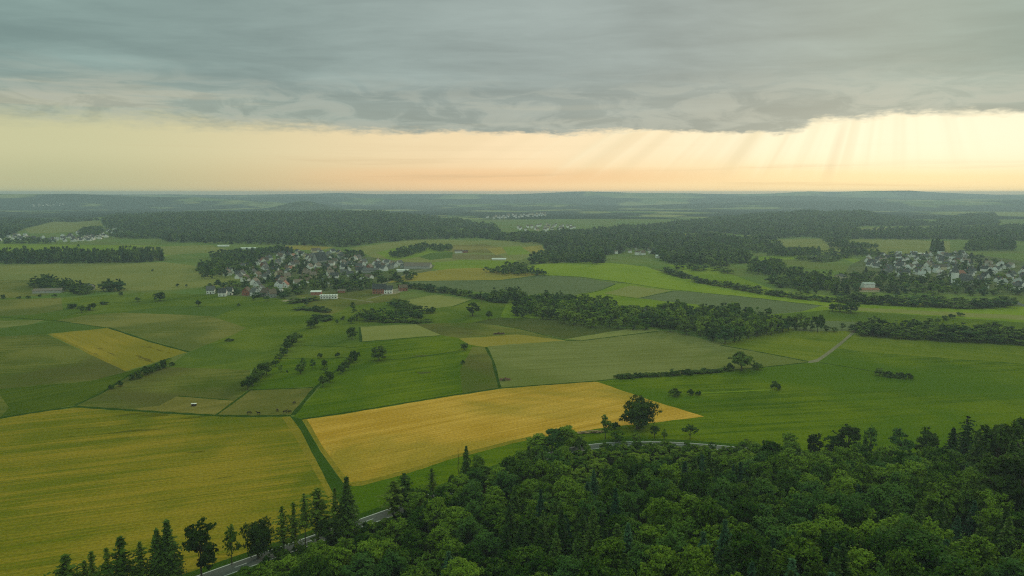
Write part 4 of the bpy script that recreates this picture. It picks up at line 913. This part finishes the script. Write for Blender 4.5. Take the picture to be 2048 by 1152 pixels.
# the same forest going on beyond the picture's edges
c_ = np.stack([rng.uniform(-330, 460, 9000), rng.uniform(8, 372, 9000)], 1); d_ = (np.interp(c_[:, 0], HX, HY)-c_[:, 1])*np.interp(c_[:, 0], HX, HC); z_ = height(c_[:, 0], c_[:, 1])
u_ = proj(c_[:, 0], np.maximum(c_[:, 1], 30), z_)[0]; v_ = proj(c_[:, 0], np.maximum(c_[:, 1], 60), z_+16)[1]
out_ = (d_ > 12) & ((u_ > 2125) | (u_ < 180) | (v_ > 1200) | (c_[:, 1] < 60)) & (np.hypot(c_[:, 0], c_[:, 1]) > 12); keep = []
for x, y in c_[out_]:
    if all((x-a)**2+(y-b_)**2 > 7.4**2 for a, b_ in keep): keep.append((x, y))
keep = np.array(keep); gn_wood('forest', keep, rng.uniform(11, 17, len(keep)), ['copse'], rng.uniform(9, 12, len(keep)))
wood('grove', [[(1932,502),(1934,494),(1960,486),(2005,486),(2026,498),(2026,502)]], 9, 16, ['far'], 48)
wood('grove', [[(1860,505),(1863,500),(1884,500),(1887,505)]], 7, 18, ['farspruce'], 49)
wood('grove', [[(1655,495),(1700,492),(1752,494),(1752,498),(1690,498)],[(1680,511),(1700,505),(1758,509),(1758,513),(1700,514)],[(1500,548),(1505,530),(1560,532),(1572,548),(1548,552)],[(1542,568),(1546,556),(1566,556),(1567,568)],[(1570,560),(1590,552),(1640,560),(1660,576),(1600,578)],[(1530,512),(1560,505),(1600,502),(1646,506),(1600,514)]], 8, 12, ['far'], 50)
wood('grove', [[(158,472),(166,460),(200,457),(206,466),(196,474)],[(212,470),(250,461),(330,467),(322,478),(240,477)],[(0,487),(60,484),(120,486),(60,488)]], 12, 11, ['far'], 52)
wood('grove', [[(420,515),(440,510),(560,500),(590,506),(520,514),(470,520)],[(540,505),(548,498),(556,498),(558,506)],[(690,512),(720,508),(740,516),(700,520)]], 11, 11, ['far','farspruce'], 53)
wood('grove', [[(1350,538),(1400,534),(1480,548),(1500,556),(1440,545)],[(1560,575),(1540,566),(1600,560),(1660,568),(1640,582)],[(1600,520),(1660,508),(1700,516),(1650,526)]], 15, 8, ['far'], 54)
wood('grove', [[(1000,545),(1010,534),(1046,533),(1052,546),(1020,548)],[(965,545),(1000,543),(1090,547),(1094,552),(1000,550)],[(780,514),(800,505),(850,492),(864,496),(840,506),(800,517)],[(862,500),(866,494),(902,490),(900,502),(880,503)],[(800,575),(812,570),(820,576),(806,580)],[(672,580),(676,574),(740,570),(742,578),(700,583)]], 7.5, 9, ['far'], 51)
# ------------------------------------------------------------------ houses
def paint(name, a, b, rough=.85, sc=.6):
    m, nt, bs = new_mat(name, rough, .2); tcn = nt.nodes.new('ShaderNodeTexCoord'); oi = nt.nodes.new('ShaderNodeObjectInfo')
    f = (noise(nt, tcn.outputs['Object'], sc, 4, .6)-.5)*1.2+(Sk(nt, oi.outputs['Random'])-.5)*.9+.5
    nt.links.new(mixc(nt, f.ss(0, 1), col(nt, a), col(nt, b)), bs.inputs['Base Color']); return m
WALLS = dict(white=paint('white_render', (226,225,218), (242,240,235)), cream=paint('cream_render', (206,190,150), (222,208,172)), brick=paint('brick', (142,88,70), (166,110,90), sc=3), grey=paint('grey_render', (150,150,144), (176,174,168)))
ROOFS = dict(slate=paint('slate_roof', (56,58,62), (98,98,98), sc=2), brown=paint('brown_tiles', (88,74,64), (118,100,86), sc=2), red=paint('red_tiles', (140,90,76), (160,108,94), sc=2), pale=paint('pale_sheet_roof', (150,152,150), (184,186,184)), white=paint('white_sheet_roof', (214,214,210), (232,232,228)), rust=paint('weathered_sheet_roof', (120,106,96), (140,124,112)))
GLASS, nt, bs = new_mat('window_glass', .12, .5); bs.inputs['Base Color'].default_value = (.03, .035, .04, 1)
DOOR = paint('door_wood', (70,50,36), (96,70,50)); TIMBER = paint('dark_timber', (62,44,36), (80,58,46)); STEEL = paint('steel', (150,152,152), (170,172,172), .5)
_wm, _rm = {}, {}
def wall_mesh(L, Wd, e, rg, wm):
    k = (L, Wd, e, rg, wm)
    if k not in _wm:
        b = MB(); x, y = L/2, Wd/2
        V = [(-x,-y,-1.5),(x,-y,-1.5),(x,y,-1.5),(-x,y,-1.5),(-x,-y,e),(x,-y,e),(x,y,e),(-x,y,e),(-x,0,rg),(x,0,rg)]
        b.add(V, [(0,1,5,4),(2,3,7,6),(3,2,1,0)], []); b.add([V[0],V[3],V[7],V[8],V[4]], [], [(0,4,3),(0,3,2),(0,2,1)]); b.add([V[1],V[2],V[6],V[9],V[5]], [], [(0,1,2),(0,2,3),(0,3,4)])
        _wm[k] = b.mesh('house_wall', WALLS[wm])
    return _wm[k]
def roof_mesh(L, Wd, e, rg, rm, ov=.5, th=.22):
    k = (L, Wd, e, rg, rm)
    if k not in _rm:
        b = MB(); x = L/2+ov; y = Wd/2; sl = (rg-e)/y; yo = y+ov; ze = e-ov*sl
        for s in (1, -1):
            V = [(-x,s*yo,ze+.02),(x,s*yo,ze+.02),(x,0,rg+.02),(-x,0,rg+.02),(-x,s*yo,ze+th),(x,s*yo,ze+th),(x,0,rg+th),(-x,0,rg+th)]
            Q = [(0,3,2,1),(4,5,6,7),(0,1,5,4),(0,4,7,3),(1,2,6,5)]
            b.add(V, Q if s < 0 else [q[::-1] for q in Q])
        _rm[k] = b.mesh('house_roof', ROOFS[rm])
    return _rm[k]
_cm = MB().box(-.35, .35, -.35, .35, 0, 1.6).box(-.42, .42, -.42, .42, 1.6, 1.75).mesh('chimney', WALLS['brick'])
_win = MB().box(-.55, .55, -.03, .06, 0, 1.3).mesh('window', GLASS); _frm = MB().box(-.7, -.55, -.03, .09, -.12, 1.42).box(.55, .7, -.03, .09, -.12, 1.42).box(-.55, .55, -.03, .09, 1.3, 1.42).box(-.55, .55, -.03, .09, -.12, 0).mesh('window_frame', WALLS['white'])
_dor = MB().box(-.5, .5, -.03, .07, 0, 2.1).mesh('door', DOOR)
def house(name, x, y, rot, L=11, Wd=9, e=4.6, rg=9, wm='white', rm='slate', chim=True, wins=False, z=None):
    z = float(height(x, y)) if z is None else z
    o = link(name, None, None, (x, y, z), rot)
    wl = link('wall', wall_mesh(L, Wd, e, rg, wm), o); rf = link('roof', roof_mesh(L, Wd, e, rg, rm), o)
    if chim: link('chimney', _cm, rf, (L*.22, .6, rg-.7))
    if wins:
        n = max(2, int(L/3))
        for s in (1, -1):
            for fl_ in range(1 if e < 4 else 2):
                for i in range(n):
                    if fl_ == 0 and i == n//2: d_ = link('door', _dor, wl, ((i+.5)/n*L-L/2, s*Wd/2, .1), 0 if s > 0 else math.pi); continue
                    w_ = link('window', _win, wl, ((i+.5)/n*L-L/2, s*Wd/2, 1+fl_*2.7), 0 if s > 0 else math.pi); 
            for q_ in (-1, 1): link('window', _win, wl, (s*L/2, q_*1.8, e*.25+.3), -math.pi/2*s); 
            link('window', _win, wl, (s*L/2, 0, e+.4), -math.pi/2*s)
    return o
def house_px(name, label, px, by, w, rot, group=None, cat='house', **kw):
    x, y, z = at(px, by); L = w/pix_m(x, y, z); o = house(name, x, y, rot, L=round(L, 1), z=z, **kw); tag(o, label, cat, group); return o
HOUSES = []
def facing(px): return math.atan2(-(px-1024), FL)
R90 = math.pi/2
for px, by, w, rot, wm, rm, L_ in [
 (422,587,15,.25,'white','slate','white house standing first at the left end of the front row'),(446,592,15,.1,'white','slate','broad white house with two rows of windows in the front row'),(460,589,11,.1,'white','slate','white house touching the broad white one'),
 (494,590,14,1.45,'brick','brown','red gabled half-timbered looking house in the front row'),(510,591,13,-.5,'white','slate','white house turned sideways next to the red gabled one'),(524,586,9,1.5,'white','slate','narrow white gable in the front row'),
 (532,592,16,-.4,'grey','brown','grey farmhouse at the right of the front row'),(545,594,13,.5,'grey','brown','low grey shed at the right of the front row'),(558,575,11,1.3,'white','slate','white gabled house behind the front row'),(570,576,13,1.55,'white','red','tall white gable with a red verge behind the front row'),(563,583,6,.1,'white','pale','small white garage behind the front row'),
 (515,576,8,1.2,'white','slate','white gable second behind the front row'),(484,553,13,1.5,'white','slate','white gable alone at the left edge of the village'),(476,554,9,.2,'white','slate','low white house joined to the lone gable'),
 (516,530,10,1.5,'white','slate','white gabled house with dark windows among the village trees'),(530,543,12,1.1,'white','slate','bright white wall facing right among the village trees')]:
    HOUSES.append(house_px('house', L_, px, by, w, rot, 'houses of the left village', wm=wm, rm=rm, Wd=8.5, e=4.8, rg=9.2, wins=True))
SPOTS = [(h_.location.x, h_.location.y) for h_ in HOUSES]
def village(pts, gap, n, where, group, seed, hs=1.0, white=.55, skip=()):
    r = np.random.default_rng(seed); os_ = []; ax0 = r.uniform(0, 3)
    for x, y in scatter(pts, gap, seed):
        if len(os_) >= n: break
        if any((x-a)**2+(y-b)**2 < 15**2 for a, b in SPOTS): continue
        SPOTS.append((x, y)); L = float(r.choice([8.5, 9.5, 11])); Wd = float(r.choice([7.5, 8.5])); e = float(r.choice([3.2, 4.4])); wm = 'white' if r.random() < white else str(r.choice(['cream','grey','brick','white']))
        rot = ax0+.8*math.sin(x/90)+.6*math.cos(y/110)+r.choice([0, R90])+r.normal(0, .15)
        os_.append(house('house', x, y, float(rot), L, Wd, e, e+Wd*.48, wm, str(r.choice(['slate']*7+['pale','pale','rust'] if seed in (63, 64) else ['slate']*8+['brown','brown','rust','rust','red'])), True))
    label_rows(os_, 'village house', where, 'house', group, 17, 'line'); return os_
ns = {}
ns['a'] = village([(462,566),(448,556),(475,532),(520,516),(585,505),(650,502),(720,512),(735,530),(715,550),(670,565),(600,575),(540,572)], 23, 100, 'in the left village', 'houses of the left village', 61, white=.66)
ns['b'] = village([(700,535),(712,526),(760,526),(800,530),(812,535),(790,541),(740,545)], 18, 16, 'on the left village\'s right edge', 'houses on the right edge of the left village', 62, white=.7)
ns['c'] = village([(1725,528),(1735,518),(1760,513),(1800,511),(1850,511),(1930,507),(1950,516),(1925,530),(1960,532),(2000,528),(2050,536),(2080,545),(2080,575),(2000,582),(1960,578),(1925,572),(1918,562),(1860,556),(1800,553),(1760,552),(1770,538),(1740,535)], 19, 125, 'in the right village', 'houses of the right village', 63, white=.88)
ns['d'] = village([(0,478),(30,472),(60,473),(100,478),(140,472),(160,463),(200,465),(215,456),(250,462),(238,472),(200,480),(150,484),(100,484),(50,481),(0,482)], 16, 75, 'in the far left village', 'houses of the far left village', 64, white=.95)
print('HOUSES', {k: len(v) for k, v in ns.items()})
# the most distant houses, a speckle nobody could count
b = MB(); r_ = np.random.default_rng(9)
for pts, n in (([(1030,457),(1060,452),(1120,450),(1150,454),(1146,461),(1090,463),(1040,463)], 90), ([(965,436),(1000,432),(1090,427),(1092,432),(1010,438)], 70), ([(1210,505),(1300,497),(1310,512),(1230,508)], 10), ([(60,410),(130,407),(132,411),(66,414)], 14)):
    for x, y in scatter(pts, 34, n)[:n]:
        z = float(height(x, y)); a, c_ = r_.uniform(3, 5.5), r_.uniform(2.5, 3.6); m_ = 0 if r_.random() < .8 else 2; hh = r_.uniform(3, 6)+(2.5 if y > 2200 else 0)
        b.box(x-a, x+a, y-c_, y+c_, z-3, z+hh, m_)
        b.add([(x-a-.4,y-c_-.4,z+hh),(x+a+.4,y-c_-.4,z+hh),(x+a+.4,y+c_+.4,z+hh),(x-a-.4,y+c_+.4,z+hh),(x-a-.4,y,z+hh+c_*.8),(x+a+.4,y,z+hh+c_*.8)], [(0,1,5,4),(2,3,4,5)], [(1,2,5),(3,0,4)], 1)
tag(link('distant_houses', b.mesh('distant_houses', [WALLS['white'], ROOFS['brown'], WALLS['cream']])), kind='stuff')
# ------------------------------------------------------------------ larger buildings
def hall(name, label, px, by, w, rot, Wd, e, rg, wm, rm, cat='building', **kw): return house_px(name, label, px, by, w, rot, None, cat, wm=wm, rm=rm, Wd=Wd, e=e, rg=rg, chim=False, **kw)
hall('white_hall', 'long low white flat-roofed hall with dark openings by the gravel track', 658, 597, 33, .12, 9, 4.0, 4.7, 'white', 'white', wins=True)
hall('market_hall', 'red brick hall with a pale roof behind the white hall', 633, 589, 20, .1, 9, 3.6, 4.8, 'brick', 'white')
hall('shed', 'small brick-red shed beside the gravel track', 683, 585, 14, .2, 6, 2.6, 3.6, 'brick', 'rust')
hall('barn', 'long weathered barn with a ridged roof by the fields', 836, 536, 52, -.05, 22, 4.2, 8.5, 'grey', 'rust')
hall('greenhouse', 'long white polytunnel below the weathered barn', 806, 543.5, 24, .0, 8, 2.4, 3.6, 'white', 'white')
hall('barn', 'grey barn with long dark roof in the left village', 742, 545, 30, .05, 12, 4, 7, 'grey', 'slate')
hall('hall', 'white walled hall with brown roof near the village trees', 733, 558, 24, -.35, 11, 4, 6.6, 'white', 'brown')
hall('villa', 'large brick villa with grey roof and white gable on the building site', 759, 586, 26, .1, 13, 6, 11, 'brick', 'slate', 'house', wins=True)
hall('villa_wing', 'grey roofed wing at the right of the brick villa', 777, 586, 16, .1, 11, 5, 9, 'white', 'slate', 'house', wins=True)
hall('brick_house', 'plain brick house right of the villa', 806, 581, 16, .3, 10, 4.2, 7.2, 'brick', 'brown', 'house', wins=True)
hall('church_hall', 'tall grey-roofed hall standing over the left village roofs', 640, 529, 24, .9, 15, 8, 20, 'grey', 'slate')
hall('yellow_house', 'yellow gabled house among grey roofs of the left village', 611, 518, 9, 1.5, 9, 6, 10, 'cream', 'slate', 'house')
hall('farm_barn', 'long pale-roofed farm barn in the left farm', 97, 585, 50, .26, 12, 3.2, 5, 'grey', 'rust')
hall('farm_shed', 'grey farm shed between the left farm groves', 172, 580, 26, .1, 14, 4.5, 7, 'grey', 'slate')
hall('school', 'long pink-roofed hall below the right village', 1733, 583, 44, -.03, 9, 2.6, 4.4, 'cream', 'red')
hall('hall', 'white roofed hall behind the pink roofed one', 1735, 577, 22, .05, 10, 6, 8, 'white', 'pale')
hall('hall', 'large cream hall with dull red roof inside the right village', 1876, 539, 24, -.05, 14, 5, 8, 'cream', 'brown')
hall('hall', 'red-roofed hall near the church of the right village', 1919, 553, 14, .2, 12, 5, 9, 'cream', 'red')
hall('apartment_house', 'pale block at the near left corner of the right village', 1680, 566, 14, .5, 12, 9, 12, 'cream', 'slate', wins=True)
hall('hall', 'broad white commercial shed at the top of the right village', 1838, 511, 20, 0, 12, 4, 5, 'white', 'white')
for px, by, w, rot, t in [(447,493,21,.25,'left of the two'),(497,498,28,.2,'right of the two')]:
    hall('polytunnel', f'long white polytunnel behind the left village, {t}', px, by, w, rot, 7, 2.2, 3.4, 'white', 'white', 'polytunnel')
hall('polytunnel', 'white sheet-roofed shed at the yellow field behind the village', 567, 507, 24, .1, 8, 2.8, 4, 'white', 'white', 'shed')
hall('polytunnel', 'white strip tunnel at the far edge of the brown field', 998, 520, 28, -.02, 8, 2.4, 3.4, 'white', 'white', 'polytunnel')
hall('farmhouse', 'white farm building on the middle hill fields', 917, 506, 15, .1, 10, 4, 6.5, 'white', 'brown')
hall('farm_shed', 'low brown shed beside the hill farm building', 930, 505, 12, .1, 8, 3, 5, 'brick', 'brown')
hall('white_shed', 'white shed at the valley edge near the right woods', 1318, 516, 13, .1, 9, 4, 6, 'white', 'white')
hall('villa', 'white house with red roof in the valley clearing', 1285, 510, 9, .3, 9, 5, 9, 'white', 'brown', 'house')
# right village church
cx_, cy_, cz2 = at(1926, 570); o = link('church', None, None, (cx_, cy_, cz2), .3); tag(o, 'white church with a pointed steeple in the right village', 'church')
link('wall', wall_mesh(24., 11., 7., 13., 'white'), o); link('roof', roof_mesh(24., 11., 7., 13., 'slate'), o)
tw = link('tower', MB().box(-3, 3, -3, 3, -1, 17).mesh('tower', WALLS['white']), o, (-14.6, 0, 0)); q_ = [(-3.3,-3.3,17),(3.3,-3.3,17),(3.3,3.3,17),(-3.3,3.3,17),(0,0,29)]
link('steeple', MB().add(q_, [(3,2,1,0)], [(0,1,4),(1,2,4),(2,3,4),(3,0,4)]).mesh('steeple', ROOFS['slate']), tw)
# village trees
def vtrees(pts, gap, h, where, group, seed, n=200, name='village_tree', clear=8.5):
    os_ = []
    for x, y in scatter(pts, gap, seed):
        if len(os_) >= n or any((x-a)**2+(y-b_)**2 < clear**2 for a, b_ in SPOTS): continue
        k = ('copse', 'copse', 'copse', 'lightcopse', 'farspruce')[int(rng.integers(5))]; os_.append(plant(name, k, x, y, h*rng.uniform(.55, 1.2), gap*rng.uniform(.7, 1.1)))
    label_rows(os_, 'garden tree', where, 'tree', group, 20, 'line')
vtrees([(488,566),(500,545),(560,521),(620,510),(700,518),(722,526),(690,552),(655,562),(600,572),(560,568)], 11.5, 9, 'in the left village', 'trees among the left village houses', 71, 120, clear=7)
vtrees([(395,560),(400,535),(440,520),(500,516),(540,510),(520,535),(500,556),(450,555)], 13, 13, 'of the grove left of it', 'dark grove on the left of the left village', 72, 110, 'grove_tree')
vtrees([(590,584),(600,575),(650,566),(690,563),(700,575),(650,583)], 11, 14, 'in the grove behind the white hall', 'grove behind the white hall', 73, 60, 'grove_tree')
vtrees([(405,578),(430,566),(500,568),(590,570),(600,590),(560,598),(470,592)], 13, 6.5, 'among the front row houses', 'garden trees of the front row', 74, 40)
vtrees([(700,549),(740,549),(800,551),(820,545),(830,556),(790,566),(740,568),(700,566)], 15, 8, 'near the villa', 'trees near the villa', 75, 36)
vtrees([(1700,572),(1710,545),(1760,553),(1800,553),(1920,566),(1985,580),(2080,580),(2080,592),(1850,592),(1780,588)], 13.5, 10.5, 'below the right village', 'tree fringe of the right village', 76, 150, 'fringe_tree')
vtrees([(1600,590),(1590,570),(1640,556),(1690,560),(1720,580),(1710,590)], 12, 12, 'left of the right village', 'grove left of the right village', 77, 60, 'grove_tree')
vtrees([(1725,528),(1760,513),(1930,508),(2080,545),(2080,575),(1960,575),(1860,556),(1770,545)], 14, 9, 'inside the right village', 'trees inside the right village', 78, 120, clear=7)
one('farspruce', 'village_tree', 'tallest dark spruce clump inside the right village', 1930, 545, 22, 26, group='trees inside the right village')
one('field', 'field_tree', 'round chestnut-like tree by the villa drive', 763, 572, 18, 19)
# ------------------------------------------------------------------ small things in the fields
WOODP = paint('weathered_wood', (112,92,72), (140,118,96)); MANURE = paint('manure', (88,64,46), (122,92,68), sc=1.5); LOGS = paint('cut_logs', (150,122,92), (178,150,118), sc=2); COAT = paint('dark_brown_coat', (34,26,22), (62,44,34)); TYRE = paint('black_rubber', (28,28,28), (40,40,40))
def heap(name, label, cat, px, by, L, Wd, h, mat, seed):
    x, y, z = at(px, by); r = np.random.default_rng(seed); n = 28; m_ = 14; V = []; 
    for j in range(m_):
        for i in range(n):
            u, v = i/(n-1)*2-1, j/(m_-1)*2-1; k = max(0, 1-u**4)*max(0, 1-v*v); V.append((u*L/2, v*Wd/2, h*k**.6*(.75+.35*math.sin(u*7+seed)*math.cos(v*3)+r.normal(0, .07))-.05))
    q = [(j*n+i, j*n+i+1, (j+1)*n+i+1, (j+1)*n+i) for j in range(m_-1) for i in range(n-1)]
    o = link(name, mesh(name, V, np.array(q), mat, False), None, (x, y, z), .15); tag(o, label, cat); return o
heap('manure_heap', 'brown manure heap in the corner of the blue-green field', 'heap', 1010, 760, 7.5, 3, 1.7, MANURE, 1)
heap('brush_pile', 'dark brush pile on the olive strip above the yellow field', 'brush pile', 998, 668, 10, 3.5, 1.5, TIMBER, 2)
x, y, z = at(1182, 866); r_ = np.random.default_rng(3); o = link('log_pile', None, None, (x, y, z), .12); tag(o, 'pile of pale cut logs at the lower edge of the ripe wheat', 'log pile')
for k in range(34):
    lx = r_.uniform(-7, 7); lz = .28+.5*r_.integers(0, 3)*(1-abs(lx)/9); a = r_.normal(0, .25); ln = r_.uniform(1.6, 3)
    c_, s_ = math.cos(a)*ln/2, math.sin(a)*ln/2; yy = r_.uniform(-1, 1)
    link('log', MB().tube([(lx-c_, yy-s_, lz), (lx+c_, yy+s_, lz+.05)], [.27, .23], 8).mesh('log', LOGS), o)
# field shelter
x, y, z = at(388, 812); o = link('field_shelter', None, None, (x, y, z), .1); o.scale = (.75, .75, .75); tag(o, 'small dark field shelter with a white roof on the dry paddock', 'shelter')
link('wall', MB().box(-1.6, 1.6, -.9, -.8, .2, 1.8).box(-1.6, 1.6, .8, .9, .2, 1.8).box(-1.6, -1.5, -.8, .8, .2, 1.8).mesh('shelter_wall', TIMBER), o)
link('roof', MB().box(-1.9, 1.9, -1.15, 1.15, 1.8, 2.0).mesh('shelter_roof', WALLS['white']), o)
for sx_ in (-1.1, 1.1):
    for sy_ in (-1, 1): link('wheel', MB().tube([(sx_, sy_*1.02, .32), (sx_, sy_*.9, .32)], [.32, .32], 12).mesh('shelter_wheel', TYRE), o)
# grazing horses
def horse(label, px, by, rot, graze=True):
    x, y, z = at(px, by); b = MB()
    b.tube([(-.95,0,1.12),(-.75,0,1.18),(-.3,0,1.1),(.25,0,1.1),(.62,0,1.16),(.86,0,1.25)], [.12,.30,.33,.34,.32,.2], 10)
    if graze: b.tube([(.72,0,1.25),(1.05,0,1.1),(1.32,0,.75),(1.45,0,.45)], [.24,.19,.15,.13], 8); b.tube([(1.42,0,.5),(1.56,0,.3),(1.66,0,.12)], [.14,.12,.07], 8)
    else: b.tube([(.72,0,1.25),(.98,0,1.5),(1.2,0,1.85)], [.24,.19,.14], 8); b.tube([(1.15,0,1.88),(1.4,0,1.78),(1.66,0,1.62)], [.14,.13,.07], 8)
    for lx, k in ((.62, 1), (-.72, -1)):
        for ly in (-.19, .19): b.tube([(lx,ly,1.1),(lx+.05*k,ly,.78),(lx+(.02 if k > 0 else -.12),ly,.48),(lx,ly,.12),(lx+.05,ly,0)], [.16,.11,.065,.05,.075], 7)
    o = link('horse', b.mesh('horse', COAT, True), None, (x, y, z), rot); tag(o, label, 'horse', 'horses on the brown paddock')
    link('tail', MB().tube([(-.95,0,1.2),(-1.1,0,1.0),(-1.12,0,.5)], [.07,.09,.03], 6).mesh('horse_tail', TYRE), o)
    hd = (1.44, .5) if graze else (1.13, 1.92)
    for s in (-1, 1): link('ear', MB().tube([(hd[0]-.02, s*.07, hd[1]+.06), (hd[0]-.04, s*.09, hd[1]+.22)], [.04, .01], 5).mesh('horse_ear', COAT), o)
for a in [('dark horse grazing left of all the others at the track edge',498,828,.2,True),('dark horse standing broadside second from the left',517,829,3.0,False),('dark horse alone higher up on the brown paddock',588,808,1.2,True),('small dark horse left of the pair near the grass track',555,823,2.2,True),('left horse of the close pair by the grass track',570,826,.4,False),('right horse of the close pair by the grass track',579,826,3.3,True)]: horse(*a)
# utility poles, watch tower
for px, by, ty, t in [(963,607,590,'thin wooden pole in the long hedge under the grey crop'),(674,575,556,'thin pale mast beside the grove of the left village')]:
    x, y, z = at(px, by); hgt = top_z(y, ty)-z; o = link('utility_pole', None, None, (x, y, z)); tag(o, t, 'pole')
    link('pole', MB().tube([(0,0,-.5),(0,0,hgt)], [.2,.13], 8).mesh('pole', WOODP), o); link('crossarm', MB().box(-1.1,1.1,-.22,-.12,hgt-.9,hgt-.72).mesh('crossarm', WOODP), o)
x, y, z = at(1293, 637); hgt = top_z(y, 616)-z; o = link('watch_tower', None, None, (x, y, z), .2); tag(o, 'pale narrow tower standing in the middle of the central wood', 'tower')
link('shaft', MB().box(-1.5,1.5,-1.5,1.5,-.5,hgt-2.4).mesh('tower_shaft', WALLS['grey']), o); cb_ = link('cabin', MB().box(-1.9,1.9,-1.9,1.9,hgt-2.4,hgt).mesh('tower_cabin', WALLS['grey']), o)
link('roof', MB().add([(-2.2,-2.2,hgt),(2.2,-2.2,hgt),(2.2,2.2,hgt),(-2.2,2.2,hgt),(0,0,hgt+1.3)], [(3,2,1,0)], [(0,1,4),(1,2,4),(2,3,4),(3,0,4)]).mesh('tower_roof', ROOFS['slate']), o); link('window', _win, cb_, (0,-1.9,hgt-1.9), math.pi)
# cars on the upper road
def car(label, s_i, off, mat, flip=False):
    c_ = road_line(off); i = int(np.argmin(np.abs(proj(c_[:, 0], c_[:, 1], 0*c_[:, 0])[0]-s_i))); x, y = map(float, c_[i]); rot = math.atan2(RTY[i], RTX[i])+(math.pi if flip else 0)
    o = link('car', None, None, (x, y, float(height(x, y))), rot); tag(o, label, 'car')
    prof = [(-2.1,.35),(-2.15,.75),(-1.95,.95),(-1.2,1.0),(-.75,1.42),(.55,1.45),(1.15,1.0),(1.95,.88),(2.15,.65),(2.1,.35)]; n = len(prof)
    V = [(a, s*(.86 if zz < 1.1 else .66), zz) for s in (-1, 1) for a, zz in prof]; q = [(i_, i_+1, n+i_+1, n+i_) for i_ in range(n-1)]+[(n-1, 0, n, 2*n-1)]
    b = MB(); b.add(V, q, [(0, k, k+1)[::1] for k in range(1, n-1)]+[(n, n+k+1, n+k) for k in range(1, n-1)]); link('body', b.mesh('car_body', mat), o)
    b = MB(); 
    for s in (-1, 1): b.add([(-1.0,s*.80,1.05),(.95,s*.80,1.05),(.5,s*.69,1.38),(-.7,s*.69,1.38)], [(0,1,2,3) if s < 0 else (3,2,1,0)])
    b.add([(1.16,-.72,1.03),(1.16,.72,1.03),(.6,.62,1.43),(.6,-.62,1.43)], [(0,1,2,3)]); link('window', b.mesh('car_window', GLASS), o)
    for wx in (-1.3, 1.35):
        for s in (-1, 1):
            w_ = link('wheel', MB().tube([(wx, s*.72, .33), (wx, s*.92, .33)], [.33, .33], 14).mesh('car_wheel', TYRE), o); link('rim', MB().tube([(wx, s*.90, .33), (wx, s*.935, .33)], [.2, .2], 10).mesh('car_rim', STEEL), w_)
    for s in (-1, 1): link('headlight', MB().box(2.08, 2.17, s*.6-.16, s*.6+.16, .62, .78).mesh('headlight', WALLS['white']), o)
CARW = paint('white_car_paint', (220,220,220), (232,232,232), .3); CARB = paint('blue_grey_car_paint', (96,116,140), (120,140,160), .3)
car('white car driving on the upper road behind the trees', 1729, 1.8, CARW); car('blue-grey car on the upper road near the narrow tree', 1760, 5.0, CARB, True)
